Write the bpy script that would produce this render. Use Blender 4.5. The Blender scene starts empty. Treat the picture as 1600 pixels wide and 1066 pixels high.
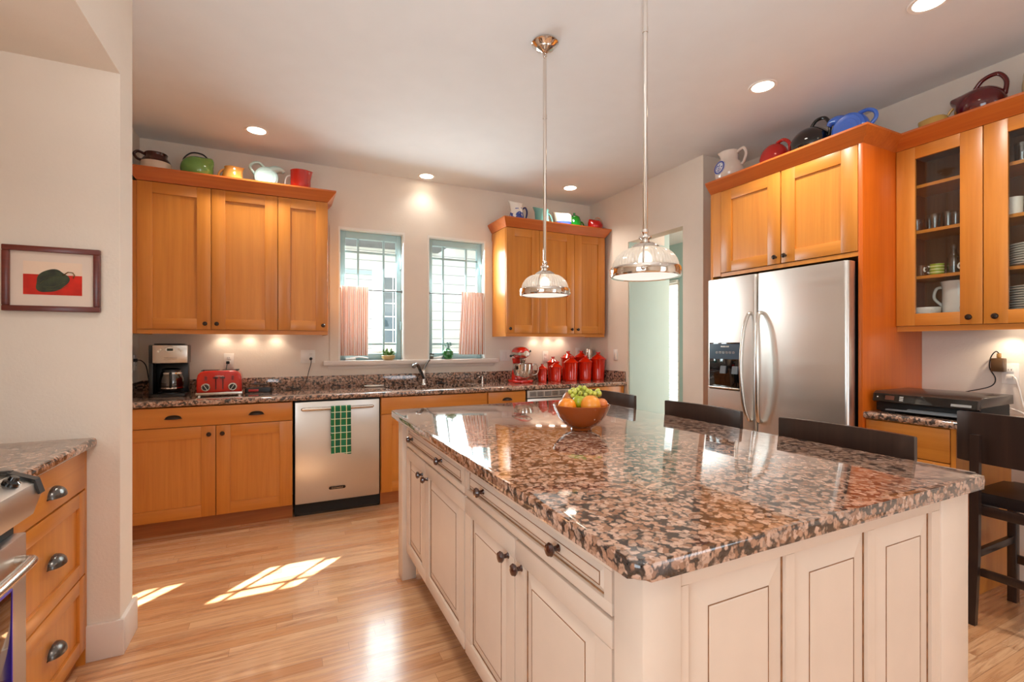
import bpy, bmesh, math, random
from mathutils import Vector, Matrix

R = math.radians
PI = math.pi
scene = bpy.context.scene
COL = scene.collection
random.seed(7)

# ------------------------------------------------------------------ camera
TH = 0.4472
EYE = 1.2987
cd = bpy.data.cameras.new('camera')
cam = bpy.data.objects.new('camera', cd)
COL.objects.link(cam)
cam.location = (0, 0, EYE)
cam.rotation_euler = (PI / 2, 0, -TH)
cd.sensor_width = 36
cd.lens = 739.06 * 36 / 1600
cd.shift_y = 4.75 / 1600
cd.clip_start = 0.02
scene.camera = cam

# ------------------------------------------------------------------ world, sun, daylight, exposure
scene.view_settings.view_transform = 'Standard'
scene.view_settings.look = 'None'
scene.view_settings.gamma = 1
scene.view_settings.use_curve_mapping = False
scene.view_settings.exposure = 0.45
scene.cycles.use_denoising = True
scene.cycles.max_bounces = 10
scene.cycles.diffuse_bounces = 5
scene.cycles.glossy_bounces = 5
scene.cycles.transmission_bounces = 8
scene.cycles.transparent_max_bounces = 12
scene.cycles.caustics_reflective = False
scene.cycles.caustics_refractive = False
scene.cycles.sample_clamp_indirect = 4.0

w = bpy.data.worlds.new('sky')
scene.world = w
w.use_nodes = True
bg = w.node_tree.nodes['Background']
bg.inputs['Color'].default_value = (0.78, 0.9, 1.0, 1)
bg.inputs['Strength'].default_value = 2.3


def lamp(name, kind, loc, energy, color=(1, 1, 1), rot=None, direction=None, **kw):
    d = bpy.data.lights.new(name, kind)
    d.energy = energy
    d.color = color
    for k, v in kw.items():
        setattr(d, k, v)
    o = bpy.data.objects.new(name, d)
    COL.objects.link(o)
    o.location = loc
    if direction is not None:
        o.rotation_euler = Vector(direction).to_track_quat('-Z', 'Y').to_euler()
    elif rot is not None:
        o.rotation_euler = rot
    return o


lamp('sun', 'SUN', (8, 12, 14), 36.0, (1.0, 0.97, 0.94), direction=(-0.762, -0.793, -1.0), angle=R(0.4))
# daylight in the kitchen and assumed side windows; rear and hall lamps are added fill
lamp('rear_fill', 'AREA', (2.4, -2.45, 1.25), 8, (0.97, 0.98, 1.0), direction=(0, 1, 0.1),
     shape='RECTANGLE', size=1.1, size_y=2.0)
lamp('assumed_side_window_light', 'AREA', (-1.47, -0.7, 1.4), 21, (0.86, 0.95, 1.0), direction=(1, 0.12, 0.02),
     shape='RECTANGLE', size=1.9, size_y=1.5)
for wx in (0.725, 1.546):
    lamp('window_daylight', 'AREA', (wx, 4.66, 1.75), 23, (0.84, 0.95, 1.0), direction=(0.12, -1, -0.42),
         shape='RECTANGLE', size=0.54, size_y=1.1)
# added fill spot at the camera, an assumed flash bounced off the ceiling
lamp('assumed_bounce_fill', 'SPOT', (0.0, -0.03, 1.46), 72, (0.95, 0.98, 1.0), direction=(0.1, 0.42, 1), spot_size=R(125), spot_blend=0.6, shadow_soft_size=0.04)
lamp('hall_fill', 'AREA', (4.4, 2.9, 1.35), 8, (0.78, 0.98, 1.0), direction=(-0.25, 1, 0.05),
     shape='RECTANGLE', size=1.1, size_y=2.2)


# ------------------------------------------------------------------ material helpers
def lin(c):
    c = c / 255.0
    return c / 12.92 if c <= 0.04045 else ((c + 0.055) / 1.055) ** 2.4


def rgb(r, g, b):
    return (lin(r), lin(g), lin(b), 1)


class NT:
    def __init__(s, name):
        m = bpy.data.materials.new(name)
        m.use_nodes = True
        s.m = m
        s.t = m.node_tree
        s.out = s.t.nodes['Material Output']
        s.b = s.t.nodes['Principled BSDF']

    def n(s, kind, props=None, **inp):
        nd = s.t.nodes.new(kind)
        for k, v in (props or {}).items():
            setattr(nd, k, v)
        for k, v in inp.items():
            key = int(k[1:]) if k[0] == 'i' and k[1:].isdigit() else k.replace('_', ' ')
            s.set(nd, key, v)
        return nd

    def set(s, nd, key, v):
        sock = nd.inputs[key]
        if hasattr(v, 'is_linked'):
            s.t.links.new(v, sock)
        else:
            sock.default_value = v

    def math(s, op, a, b=None, c=None):
        nd = s.t.nodes.new('ShaderNodeMath')
        nd.operation = op
        for i, v in enumerate((a, b, c)):
            if v is not None:
                s.set(nd, i, v)
        return nd.outputs[0]

    def mix(s, f, a, b, mode='MIX'):
        nd = s.t.nodes.new('ShaderNodeMix')
        nd.data_type = 'RGBA'
        nd.blend_type = mode
        s.set(nd, 0, f)
        s.set(nd, 6, a)
        s.set(nd, 7, b)
        return nd.outputs[2]

    def ramp(s, f, stops, interp='LINEAR'):
        nd = s.t.nodes.new('ShaderNodeValToRGB')
        cr = nd.color_ramp
        cr.interpolation = interp
        while len(cr.elements) < len(stops):
            cr.elements.new(0.5)
        for e, (p, c) in zip(cr.elements, stops):
            e.position = p
            e.color = c
        s.set(nd, 0, f)
        return nd.outputs[0]

    def coord(s, kind='Object'):
        return s.n('ShaderNodeTexCoord').outputs[kind]

    def mapped(s, scale, kind='Object', loc=(0, 0, 0)):
        mp = s.n('ShaderNodeMapping')
        s.t.links.new(s.coord(kind), mp.inputs['Vector'])
        mp.inputs['Scale'].default_value = scale
        mp.inputs['Location'].default_value = loc
        return mp.outputs[0]

    def bump(s, h, strength=0.2, dist=0.002):
        b = s.n('ShaderNodeBump', None, Height=h, Strength=strength, Distance=dist)
        s.t.links.new(b.outputs[0], s.b.inputs['Normal'])

    def p(s, **kw):
        names = {'col': 'Base Color', 'rough': 'Roughness', 'metal': 'Metallic', 'coat': 'Coat Weight', 'coatr': 'Coat Roughness',
                 'trans': 'Transmission Weight', 'ior': 'IOR', 'em': 'Emission Color', 'ems': 'Emission Strength',
                 'spec': 'Specular IOR Level', 'sheen': 'Sheen Weight', 'sss': 'Subsurface Weight', 'aniso': 'Anisotropic'}
        for k, v in kw.items():
            s.set(s.b, names[k], v)
        return s


def plain(name, col, rough=0.5, metal=0.0, coat=0.0, vary=0.04, scale=6.0, bump=0.0, bscale=60.0, **kw):
    t = NT(name)
    no = t.n('ShaderNodeTexNoise', None, Vector=t.mapped((scale,) * 3), Scale=1.0, Detail=3.0)
    f = no.outputs[0]
    dark = tuple(c * (1 - vary * 2) for c in col[:3]) + (1,)
    lite = tuple(min(1, c * (1 + vary)) for c in col[:3]) + (1,)
    t.p(col=t.ramp(f, [(0.3, dark), (0.7, lite)]), rough=rough, metal=metal, coat=coat, **kw)
    if bump:
        nb = t.n('ShaderNodeTexNoise', None, Vector=t.mapped((bscale,) * 3), Scale=1.0, Detail=4.0)
        t.bump(nb.outputs[0], bump, 0.004)
    return t.m


def wood(name, base, dark, axis='Z', rough=0.34, coat=0.25, contrast=1.0):
    t = NT(name)
    lo, hi = 0.9, 16.0
    sc = {'X': (lo, hi, hi), 'Y': (hi, lo, hi), 'Z': (hi, hi, lo)}[axis]
    oi = t.n('ShaderNodeObjectInfo')
    off = t.n('ShaderNodeVectorMath', {'operation': 'ADD'})
    t.t.links.new(t.coord(), off.inputs[0])
    rnd = t.n('ShaderNodeCombineXYZ', None, X=t.math('MULTIPLY', oi.outputs['Random'], 9.0), Y=t.math('MULTIPLY', oi.outputs['Random'], 5.0), Z=t.math('MULTIPLY', oi.outputs['Random'], 7.0))
    t.t.links.new(rnd.outputs[0], off.inputs[1])
    mp = t.n('ShaderNodeMapping', None, Scale=sc)
    t.t.links.new(off.outputs[0], mp.inputs['Vector'])
    a = t.n('ShaderNodeTexNoise', None, Vector=mp.outputs[0], Scale=1.0, Detail=5.0, Roughness=0.6, Distortion=0.6)
    mp2 = t.n('ShaderNodeMapping', None, Scale=tuple(5.0 * x if x == hi else 2.2 * x for x in sc))
    t.t.links.new(off.outputs[0], mp2.inputs['Vector'])
    b = t.n('ShaderNodeTexNoise', None, Vector=mp2.outputs[0], Scale=1.0, Detail=3.0)
    f = t.math('ADD', t.math('MULTIPLY', a.outputs[0], 0.7), t.math('MULTIPLY', b.outputs[0], 0.3))
    c = t.ramp(f, [(0.5 - 0.17 / contrast, dark), (0.5 + 0.12 / contrast, base)])
    t.p(col=c, rough=rough, coat=coat, coatr=0.25)
    t.bump(f, 0.06, 0.002)
    return t.m


def granite(name, scale=57.0):
    t = NT(name)
    base = t.coord()
    nz = t.n('ShaderNodeTexNoise', None, Vector=base, Scale=38.0, Detail=2.0)
    sub = t.n('ShaderNodeVectorMath', {'operation': 'SUBTRACT'})
    t.t.links.new(nz.outputs['Color'], sub.inputs[0])
    sub.inputs[1].default_value = (0.5, 0.5, 0.5)
    warp = t.n('ShaderNodeVectorMath', {'operation': 'SCALE'}, i3=0.03)
    t.t.links.new(sub.outputs[0], warp.inputs[0])
    add = t.n('ShaderNodeVectorMath', {'operation': 'ADD'})
    t.t.links.new(base, add.inputs[0])
    t.t.links.new(warp.outputs[0], add.inputs[1])
    v = t.n('ShaderNodeTexVoronoi', {'feature': 'SMOOTH_F1'}, Vector=add.outputs[0], Scale=scale, Randomness=0.95, Smoothness=0.15)
    n2 = t.n('ShaderNodeTexNoise', None, Vector=base, Scale=110.0, Detail=4.0, Roughness=0.6)
    n3 = t.n('ShaderNodeTexNoise', None, Vector=base, Scale=16.0, Detail=2.0)
    sepv = t.n('ShaderNodeSeparateColor')
    t.t.links.new(v.outputs['Color'], sepv.inputs[0])
    blob = t.ramp(sepv.outputs[0], [(0.1, rgb(144, 106, 84)), (0.4, rgb(182, 142, 118)), (0.7, rgb(200, 166, 146)), (0.95, rgb(156, 130, 114))])
    spk = t.mix(t.ramp(n2.outputs[0], [(0.5, (0, 0, 0, 1)), (0.66, (0.7, 0.7, 0.7, 1))]), blob, rgb(112, 82, 66))
    k = t.math('ADD', v.outputs['Distance'], t.math('MULTIPLY', t.math('SUBTRACT', n2.outputs[0], 0.5), 0.42))
    k = t.math('ADD', k, t.math('MULTIPLY', t.math('SUBTRACT', n3.outputs[0], 0.5), 0.36))
    mask = t.ramp(k, [(0.50, (1, 1, 1, 1)), (0.68, (0, 0, 0, 1))])
    drk = t.mix(t.ramp(n2.outputs[0], [(0.3, (0, 0, 0, 1)), (0.7, (1, 1, 1, 1))]), rgb(20, 16, 15), rgb(84, 72, 66))
    t.p(col=t.mix(mask, drk, spk), rough=0.06, spec=0.5, coat=0.6, coatr=0.015)
    t.b.inputs['Coat IOR'].default_value = 1.55
    return t.m


def floor_mat():
    t = NT('oak_strip_floor')
    sp = t.n('ShaderNodeSeparateXYZ')
    t.t.links.new(t.coord(), sp.inputs[0])
    W, L = 0.0585, 0.95
    ry = t.math('DIVIDE', sp.outputs[1], W)
    row = t.math('FLOOR', ry)
    wn = t.n('ShaderNodeTexWhiteNoise', {'noise_dimensions': '1D'}, W=row)
    rx = t.math('DIVIDE', t.math('ADD', sp.outputs[0], t.math('MULTIPLY', wn.outputs[0], 5.0)), L)
    bid = t.n('ShaderNodeCombineXYZ', None, X=row, Y=t.math('FLOOR', rx))
    wb = t.n('ShaderNodeTexWhiteNoise', {'noise_dimensions': '2D'})
    t.t.links.new(bid.outputs[0], wb.inputs['Vector'])
    off = t.n('ShaderNodeCombineXYZ', None, X=t.math('MULTIPLY', wb.outputs[0], 37.0), Y=0.0, Z=t.math('MULTIPLY', wb.outputs[0], 11.0))
    add = t.n('ShaderNodeVectorMath', {'operation': 'ADD'})
    t.t.links.new(t.coord(), add.inputs[0])
    t.t.links.new(off.outputs[0], add.inputs[1])
    mp = t.n('ShaderNodeMapping', None, Scale=(2.2, 42.0, 1.0))
    t.t.links.new(add.outputs[0], mp.inputs['Vector'])
    g = t.n('ShaderNodeTexNoise', None, Vector=mp.outputs[0], Scale=1.0, Detail=5.0, Roughness=0.6, Distortion=1.2)
    col = t.ramp(wb.outputs[0], [(0.0, rgb(194, 136, 92)), (0.3, rgb(214, 164, 120)), (0.65, rgb(226, 180, 138)), (1.0, rgb(206, 150, 104))])
    col = t.mix(t.ramp(g.outputs[0], [(0.34, (0.75, 0.75, 0.75, 1)), (0.56, (0, 0, 0, 1))]), col, rgb(160, 104, 64))
    fy = t.math('FRACT', ry)
    fx = t.math('FRACT', rx)
    sy = t.math('LESS_THAN', t.math('MINIMUM', fy, t.math('SUBTRACT', 1.0, fy)), 0.014)
    sx = t.math('LESS_THAN', fx, 0.0016)
    seam = t.math('MAXIMUM', sy, sx)
    col = t.mix(t.math('MULTIPLY', seam, 0.55), col, rgb(110, 62, 30))
    t.p(col=col, rough=t.ramp(g.outputs[0], [(0.3, (0.3, 0.3, 0.3, 1)), (0.7, (0.22, 0.22, 0.22, 1))]), coat=0.35, coatr=0.12)
    return t.m


def glassy(name, tint=(1, 1, 1, 1), refl=0.08, rough=0.0):
    t = NT(name)
    tr = t.n('ShaderNodeBsdfTransparent', None, Color=tint)
    gl = t.n('ShaderNodeBsdfGlossy', None, Roughness=rough)
    fr = t.n('ShaderNodeLayerWeight', None, Blend=0.5)
    mx = t.n('ShaderNodeMixShader')
    f = t.math('ADD', t.math('MULTIPLY', t.math('POWER', fr.outputs['Facing'], 4.0), 0.8), refl)
    t.set(mx, 0, f)
    t.t.links.new(tr.outputs[0], mx.inputs[1])
    t.t.links.new(gl.outputs[0], mx.inputs[2])
    t.t.links.new(mx.outputs[0], t.out.inputs['Surface'])
    return t.m


def emit(name, col, s):
    t = NT(name)
    t.p(col=(0, 0, 0, 1), em=col, ems=s)
    return t.m


def steel(name, col=rgb(222, 218, 212), rough=0.34, axis='X'):
    t = NT(name)
    sc = (0.6, 0.6, 14.0) if axis == 'X' else (14.0, 14.0, 0.6)
    no = t.n('ShaderNodeTexNoise', None, Vector=t.mapped(sc), Scale=1.0, Detail=1.0)
    t.p(col=col, metal=1.0, rough=t.ramp(no.outputs[0], [(0.3, (rough - .02,) * 3 + (1,)), (0.7, (rough + .02,) * 3 + (1,))]))
    return t.m


M = {}
M['wall'] = plain('wall_paint', rgb(229, 217, 203), 0.85, vary=0.01, bump=0.22, bscale=95)
M['ceiling'] = plain('ceiling_paint', rgb(228, 230, 230), 0.9, vary=0.01, bump=0.05, bscale=80)
M['trim'] = plain('trim_paint', rgb(226, 214, 204), 0.5, vary=0.01)
M['hall'] = plain('hall_paint', rgb(186, 206, 198), 0.85, vary=0.01)
M['floor'] = floor_mat()
WB, WD = rgb(213, 138, 54), rgb(188, 110, 34)
M['wood_v'] = wood('maple_vertical', WB, WD, 'Z', contrast=0.6)
M['wood_h'] = wood('maple_horizontal', WB, WD, 'X', contrast=0.6)
M['wood_p'] = wood('maple_panel', rgb(214, 140, 56), rgb(188, 110, 36), 'Z', contrast=0.65)
M['crown'] = wood('cherry_crown', rgb(196, 104, 38), rgb(176, 84, 24), 'X')
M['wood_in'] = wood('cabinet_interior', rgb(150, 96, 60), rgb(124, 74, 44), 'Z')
M['kick'] = wood('toe_kick_wood', rgb(176, 104, 52), rgb(140, 76, 34), 'X')
M['granite'] = granite('brown_granite')
M['cream'] = plain('cream_paint', rgb(220, 200, 182), 0.42, vary=0.015, scale=9)
M['glaze'] = plain('brown_glaze', rgb(150, 104, 66), 0.5, vary=0.2, scale=40)
M['steel'] = steel('brushed_steel')
M['steel_v'] = steel('brushed_steel_upright', axis='Z')
M['steel_soft'] = plain('satin_nickel', rgb(210, 202, 192), 0.25, metal=1.0, vary=0.02)
M['chrome'] = plain('polished_chrome', rgb(225, 218, 210), 0.06, metal=1.0, vary=0.01)
M['bronze'] = plain('oil_rubbed_bronze', rgb(58, 46, 38), 0.3, metal=0.75, vary=0.1)
M['pewter'] = plain('dark_pewter', rgb(108, 104, 100), 0.26, metal=0.9, vary=0.08)
M['knobred'] = plain('dark_red_knob', rgb(58, 24, 18), 0.12, coat=0.8, vary=0.1)
M['black'] = plain('black_plastic', rgb(20, 19, 19), 0.28, vary=0.05)
M['blackmatte'] = plain('black_matte', rgb(16, 15, 15), 0.6, vary=0.05)
M['blackgloss'] = plain('black_gloss', rgb(10, 10, 12), 0.06, coat=0.6, vary=0.05)
M['iron'] = plain('cast_iron', rgb(22, 22, 24), 0.45, vary=0.08, bump=0.2, bscale=200)
M['espresso'] = wood('espresso_wood', rgb(54, 36, 28), rgb(38, 25, 20), 'Z', rough=0.3, coat=0.2)
M['leather'] = plain('dark_leather', rgb(38, 28, 26), 0.3, vary=0.08, bump=0.1, bscale=220)
M['white'] = plain('white_plastic', rgb(236, 230, 222), 0.35, vary=0.01)
M['ceramic'] = plain('white_ceramic', rgb(240, 236, 228), 0.12, coat=0.4, vary=0.01)
M['pane'] = glassy('window_pane', (0.97, 1, 0.99, 1), 0.03)
M['cabglass'] = glassy('cabinet_glass', (0.93, 0.95, 0.94, 1), 0.03)
M['clear'] = glassy('clear_glass', (0.94, 0.96, 0.96, 1), 0.12)
M['sash'] = plain('blue_grey_sash', rgb(168, 198, 202), 0.45, vary=0.02)
M['red'] = plain('red_enamel', rgb(204, 28, 8), 0.12, coat=0.4, vary=0.03)
M['glow'] = emit('lamp_glow', (1.0, 0.86, 0.68, 1), 9.0)


def shade_mat():
    t = NT('ribbed_shade_glass')
    tr = t.n('ShaderNodeBsdfTransparent', None, Color=(1, 0.97, 0.93, 1))
    gl = t.n('ShaderNodeBsdfGlossy', None, Roughness=0.08)
    tl = t.n('ShaderNodeBsdfTranslucent', None, Color=(1, 0.95, 0.9, 1))
    m1 = t.n('ShaderNodeMixShader', None, i0=0.5)
    t.t.links.new(tr.outputs[0], m1.inputs[1])
    t.t.links.new(tl.outputs[0], m1.inputs[2])
    m2 = t.n('ShaderNodeMixShader', None, i0=0.22)
    t.t.links.new(m1.outputs[0], m2.inputs[1])
    t.t.links.new(gl.outputs[0], m2.inputs[2])
    t.t.links.new(m2.outputs[0], t.out.inputs['Surface'])
    return t.m


M['shade'] = shade_mat()


# ------------------------------------------------------------------ mesh helpers
class MB:
    def __init__(s):
        s.bm = bmesh.new()
        s.mi = 0
        s.uvl = None

    def _f(s, vs):
        try:
            f = s.bm.faces.new(vs)
            f.material_index = s.mi
            return f
        except ValueError:
            return None

    def box(s, x0, x1, y0, y1, z0, z1, bev=0.0, seg=2):
        P = [(x0, y0, z0), (x1, y0, z0), (x1, y1, z0), (x0, y1, z0), (x0, y0, z1), (x1, y0, z1), (x1, y1, z1), (x0, y1, z1)]
        v = [s.bm.verts.new(p) for p in P]
        fs = [s._f([v[i] for i in q]) for q in ((0, 3, 2, 1), (4, 5, 6, 7), (0, 1, 5, 4), (1, 2, 6, 5), (2, 3, 7, 6), (3, 0, 4, 7))]
        if bev:
            es = list({e for f in fs for e in f.edges})
            bmesh.ops.bevel(s.bm, geom=es, offset=bev, segments=seg, affect='EDGES', profile=0.5, material=-1)
        return s

    def prism(s, poly, z0, z1, fn=None, bev=0.0, seg=2):
        """poly of (a, b) swept from z0 to z1; fn maps (a, b, c) to a point"""
        fn = fn or (lambda a, b, c: (a, b, c))
        lo = [s.bm.verts.new(fn(a, b, z0)) for a, b in poly]
        hi = [s.bm.verts.new(fn(a, b, z1)) for a, b in poly]
        n = len(poly)
        fs = [s._f(lo[::-1]), s._f(hi)]
        for i in range(n):
            j = (i + 1) % n
            fs.append(s._f([lo[i], lo[j], hi[j], hi[i]]))
        if bev:
            es = list({e for f in fs[:2] for e in f.edges})
            bmesh.ops.bevel(s.bm, geom=es, offset=bev, segments=seg, affect='EDGES', profile=0.5, material=-1)
        return s

    def surf(s, fn, nu, nv, cu=False, cv=False):
        U = nu if cu else nu + 1
        V = nv if cv else nv + 1
        g = [[s.bm.verts.new(fn(i / nu, j / nv)) for j in range(V)] for i in range(U)]
        if s.uvl is None:
            s.uvl = s.bm.loops.layers.uv.new('UVMap')
        for i in range(nu):
            for j in range(nv):
                a, b = i % U, (i + 1) % U
                c, d = j % V, (j + 1) % V
                f = s._f([g[a][c], g[b][c], g[b][d], g[a][d]])
                if f:
                    for l, uv in zip(f.loops, ((i / nu, j / nv), ((i + 1) / nu, j / nv), ((i + 1) / nu, (j + 1) / nv), (i / nu, (j + 1) / nv))):
                        l[s.uvl].uv = uv
        return g

    def lathe(s, prof, seg=32, c=(0, 0, 0), mat=None, warp=None, mis=None):
        rings = []
        T = mat or Matrix()
        C = Vector(c)
        for r, z in prof:
            if r < 1e-6:
                p = Vector((0, 0, z))
                if warp:
                    p = Vector(warp(p, 0.0))
                rings.append([s.bm.verts.new(C + T @ p)])
            else:
                ring = []
                for i in range(seg):
                    a = 2 * PI * i / seg
                    p = Vector((r * math.cos(a), r * math.sin(a), z))
                    if warp:
                        p = Vector(warp(p, a))
                    ring.append(s.bm.verts.new(C + T @ p))
                rings.append(ring)
        for k in range(len(rings) - 1):
            A, B = rings[k], rings[k + 1]
            if mis:
                s.mi = mis[k]
            if len(A) == 1 and len(B) == 1:
                continue
            for i in range(seg):
                j = (i + 1) % seg
                if len(A) == 1:
                    s._f([A[0], B[j], B[i]])
                elif len(B) == 1:
                    s._f([A[i], A[j], B[0]])
                else:
                    s._f([A[i], A[j], B[j], B[i]])
        return s

    def tube(s, pts, r, seg=10, closed=False, flat=1.0):
        P = [Vector(p) for p in pts]
        n = len(P)
        rs = r if isinstance(r, (list, tuple)) else [r] * n
        rings = []
        nrm = None
        for i in range(n):
            if closed:
                d = P[(i + 1) % n] - P[i - 1]
            else:
                d = P[min(i + 1, n - 1)] - P[max(i - 1, 0)]
            if d.length < 1e-9:
                d = Vector((0, 0, 1))
            d.normalize()
            if nrm is None:
                ref = Vector((0, 0, 1)) if abs(d.z) < 0.9 else Vector((0, 1, 0))
                nrm = d.cross(ref).normalized()
            nrm = (nrm - d * nrm.dot(d))
            if nrm.length < 1e-6:
                nrm = d.orthogonal()
            nrm.normalize()
            b = d.cross(nrm)
            rings.append([s.bm.verts.new(P[i] + nrm * (rs[i] * math.cos(2 * PI * k / seg)) + b * (rs[i] * flat * math.sin(2 * PI * k / seg))) for k in range(seg)])
        m = n if closed else n - 1
        for i in range(m):
            A, B = rings[i], rings[(i + 1) % n]
            for k in range(seg):
                l = (k + 1) % seg
                s._f([A[k], A[l], B[l], B[k]])
        if not closed:
            s._f(rings[0][::-1])
            s._f(rings[-1])
        return s

    def ball(s, c, r, seg=20, rings=12):
        rx, ry, rz = r if isinstance(r, (list, tuple)) else (r, r, r)
        prof = [(math.sin(PI * k / rings), -math.cos(PI * k / rings)) for k in range(rings + 1)]
        prof[0] = (0, -1)
        prof[-1] = (0, 1)
        return s.lathe(prof, seg, c, Matrix.Diagonal((rx, ry, rz, 1)))

    def xf(s, m):
        bmesh.ops.transform(s.bm, matrix=m, verts=s.bm.verts)
        return s

    def build(s, name, mat, parent=None, loc=(0, 0, 0), rot=(0, 0, 0), smooth=35, solid=0.0, label=None):
        if solid:
            bmesh.ops.recalc_face_normals(s.bm, faces=s.bm.faces)
            bmesh.ops.solidify(s.bm, geom=s.bm.faces[:], thickness=solid)
        bmesh.ops.recalc_face_normals(s.bm, faces=s.bm.faces)
        me = bpy.data.meshes.new(name)
        s.bm.to_mesh(me)
        s.bm.free()
        for m in (mat if isinstance(mat, (list, tuple)) else [mat]):
            me.materials.append(M[m] if isinstance(m, str) else m)
        if smooth and len(me.polygons):
            me.polygons.foreach_set('use_smooth', [True] * len(me.polygons))
            me.set_sharp_from_angle(angle=R(smooth))
        o = bpy.data.objects.new(name, me)
        COL.objects.link(o)
        o.parent = parent
        o.location = loc
        o.rotation_euler = rot
        if label:
            o['label'] = label
        return o


def B(*a, **k):
    return MB().box(*a, **k)


def tag(o, label, cat, group=None, kind=None):
    o['label'] = label
    o['category'] = cat
    if group:
        o['group'] = group
    if kind:
        o['kind'] = kind
    return o


def thing(name, label, cat, loc=(0, 0, 0), rz=0.0, group=None):
    o = bpy.data.objects.new(name, None)
    o.empty_display_size = 0.05
    COL.objects.link(o)
    o.location = loc
    o.rotation_euler = (0, 0, rz)
    return tag(o, label, cat, group)


def structure(o):
    o['kind'] = 'structure'
    return o


def dup(root, loc, rz=None, label=None):
    def cp(o, par):
        c = o.copy()
        COL.objects.link(c)
        c.parent = par
        for ch in kids.get(o, ()):
            cp(ch, c)
        return c
    kids = {}
    for o in COL.objects:
        if o.parent:
            kids.setdefault(o.parent, []).append(o)
    c = cp(root, None)
    c.location = loc
    if rz is not None:
        c.rotation_euler = (0, 0, rz)
    if label:
        c['label'] = label
    return c


def arc(c, r, a0, a1, n=12, plane='XZ'):
    out = []
    for i in range(n + 1):
        a = a0 + (a1 - a0) * i / n
        u, v = r * math.cos(a), r * math.sin(a)
        out.append({'XZ': (c[0] + u, c[1], c[2] + v), 'XY': (c[0] + u, c[1] + v, c[2]), 'YZ': (c[0], c[1] + u, c[2] + v)}[plane])
    return out


def spline(pts, n=8):
    P = [Vector(p) for p in pts]
    out = []
    for i in range(len(P) - 1):
        p0, p1, p2, p3 = P[max(i - 1, 0)], P[i], P[i + 1], P[min(i + 2, len(P) - 1)]
        for k in range(n):
            t = k / n
            out.append(0.5 * ((2 * p1) + (p2 - p0) * t + (2 * p0 - 5 * p1 + 4 * p2 - p3) * t * t + (3 * p1 - p0 - 3 * p2 + p3) * t ** 3))
    out.append(P[-1])
    return out


AXY = Matrix.Rotation(PI / 2, 4, 'X')      # lathe axis +Z -> -Y
# ------------------------------------------------------------------ the setting
CEIL = 2.88
XL, XR, D = -1.005, 3.147, 4.50
RW = 3.614
structure(B(-1.7, 6.2, -2.9, 8.0, -0.08, 0.0).build('floor', 'floor'))
structure(B(-1.7, 6.2, -2.9, 4.68, CEIL, CEIL + 0.1).build('ceiling', 'ceiling'))

# back wall with its two window openings
W1, W2, WZ0, WZ1 = (0.432, 1.018), (1.248, 1.845), 1.15, 2.345
mb = MB()
mb.box(-1.15, W1[0], D, D + 0.12, 0, CEIL)
mb.box(W2[1], 3.64, D, D + 0.12, 0, CEIL)
mb.box(W1[1], W2[0], D, D + 0.12, WZ0, WZ1)
mb.box(W1[0], W2[1], D, D + 0.12, 0, WZ0)
mb.box(W1[0], W2[1], D, D + 0.12, WZ1, CEIL)
structure(mb.build('wall_back', 'wall'))
structure(B(-1.15, XL, 2.677, D, 0, CEIL).build('wall_left_alcove', 'wall'))
structure(B(-1.57, -0.6244, 2.50, 2.677, 0, CEIL).build('wall_left_stub', 'wall'))
m = MB()
m.box(-1.57, -1.42, 0.3, 2.50, 0, CEIL)
m.box(-1.57, -1.42, -2.6, -1.7, 0, CEIL)
m.box(-1.57, -1.42, -1.7, 0.3, 2.2, CEIL)  # unseen opening left for the assumed side window
m.box(-1.57, -1.42, -1.7, 0.3, 0, 0.6)
structure(m.build('wall_left', 'wall'))
structure(B(-1.42, -0.6244, -2.6, 2.50, 2.432, CEIL).build('ceiling_soffit', 'wall'))
# right: block beside the passage, pier, header, wall behind refrigerator and desk
structure(B(XR, 3.631, 3.828, D, 0, CEIL).build('wall_right_corner', 'wall'))
structure(B(XR, 3.764, 2.871, 3.095, 0, CEIL).build('wall_right_pier', 'wall'))
structure(B(XR, 3.27, 3.095, 3.828, 2.336, CEIL).build('wall_right_header', 'wall'))
structure(B(RW, 3.764, -2.6, 2.871, 0, CEIL).build('wall_right', 'wall'))
# wall behind the camera, its opening added to let in light
mb = MB()
mb.box(-1.57, 1.8, -2.75, -2.6, 0, CEIL)
mb.box(3.0, 3.764, -2.75, -2.6, 0, CEIL)
mb.box(1.8, 3.0, -2.75, -2.6, 2.42, CEIL)
structure(mb.build('wall_front', 'wall'))
# passage and the room beyond the doorway
structure(B(3.631, 3.70, 3.828, 8.0, 0, 2.72).build('wall_hall_near', 'hall'))
mb = MB()
HW = (4.98, 5.9, 0.38, 2.2)
mb.box(5.0, 5.12, 2.6, HW[0], 0, 2.72)
mb.box(5.0, 5.12, HW[1], 8.0, 0, 2.72)
mb.box(5.0, 5.12, HW[0], HW[1], 0, HW[2])
mb.box(5.0, 5.12, HW[0], HW[1], HW[3], 2.72)
structure(mb.build('wall_hall_far', 'hall'))
m = MB()
m.box(3.27, 5.12, 3.095, 8.0, 2.72, 2.8)
m.box(3.766, 5.12, 1.6, 3.095, 2.72, 2.8)
structure(m.build('ceiling_hall', 'ceiling'))
structure(B(3.155, 3.631, 3.812, 3.829, 0, 2.336).build('trim_1', 'hall'))

# baseboard on the wall stub, its end and the right pier
mb = MB()
mb.box(-0.74, -0.607, 2.482, 2.50, 0, 0.148, 0.003)
mb.box(-0.6244, -0.607, 2.49, 2.688, 0, 0.148, 0.003)
structure(mb.build('baseboard_left', 'trim'))
mb = MB()
mb.box(XR - 0.016, XR, 2.86, 3.095, 0, 0.14, 0.003)
mb.box(XR - 0.016, XR, 3.828, 3.86, 0, 0.14, 0.003)
structure(mb.build('baseboard_right', 'trim'))

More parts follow.
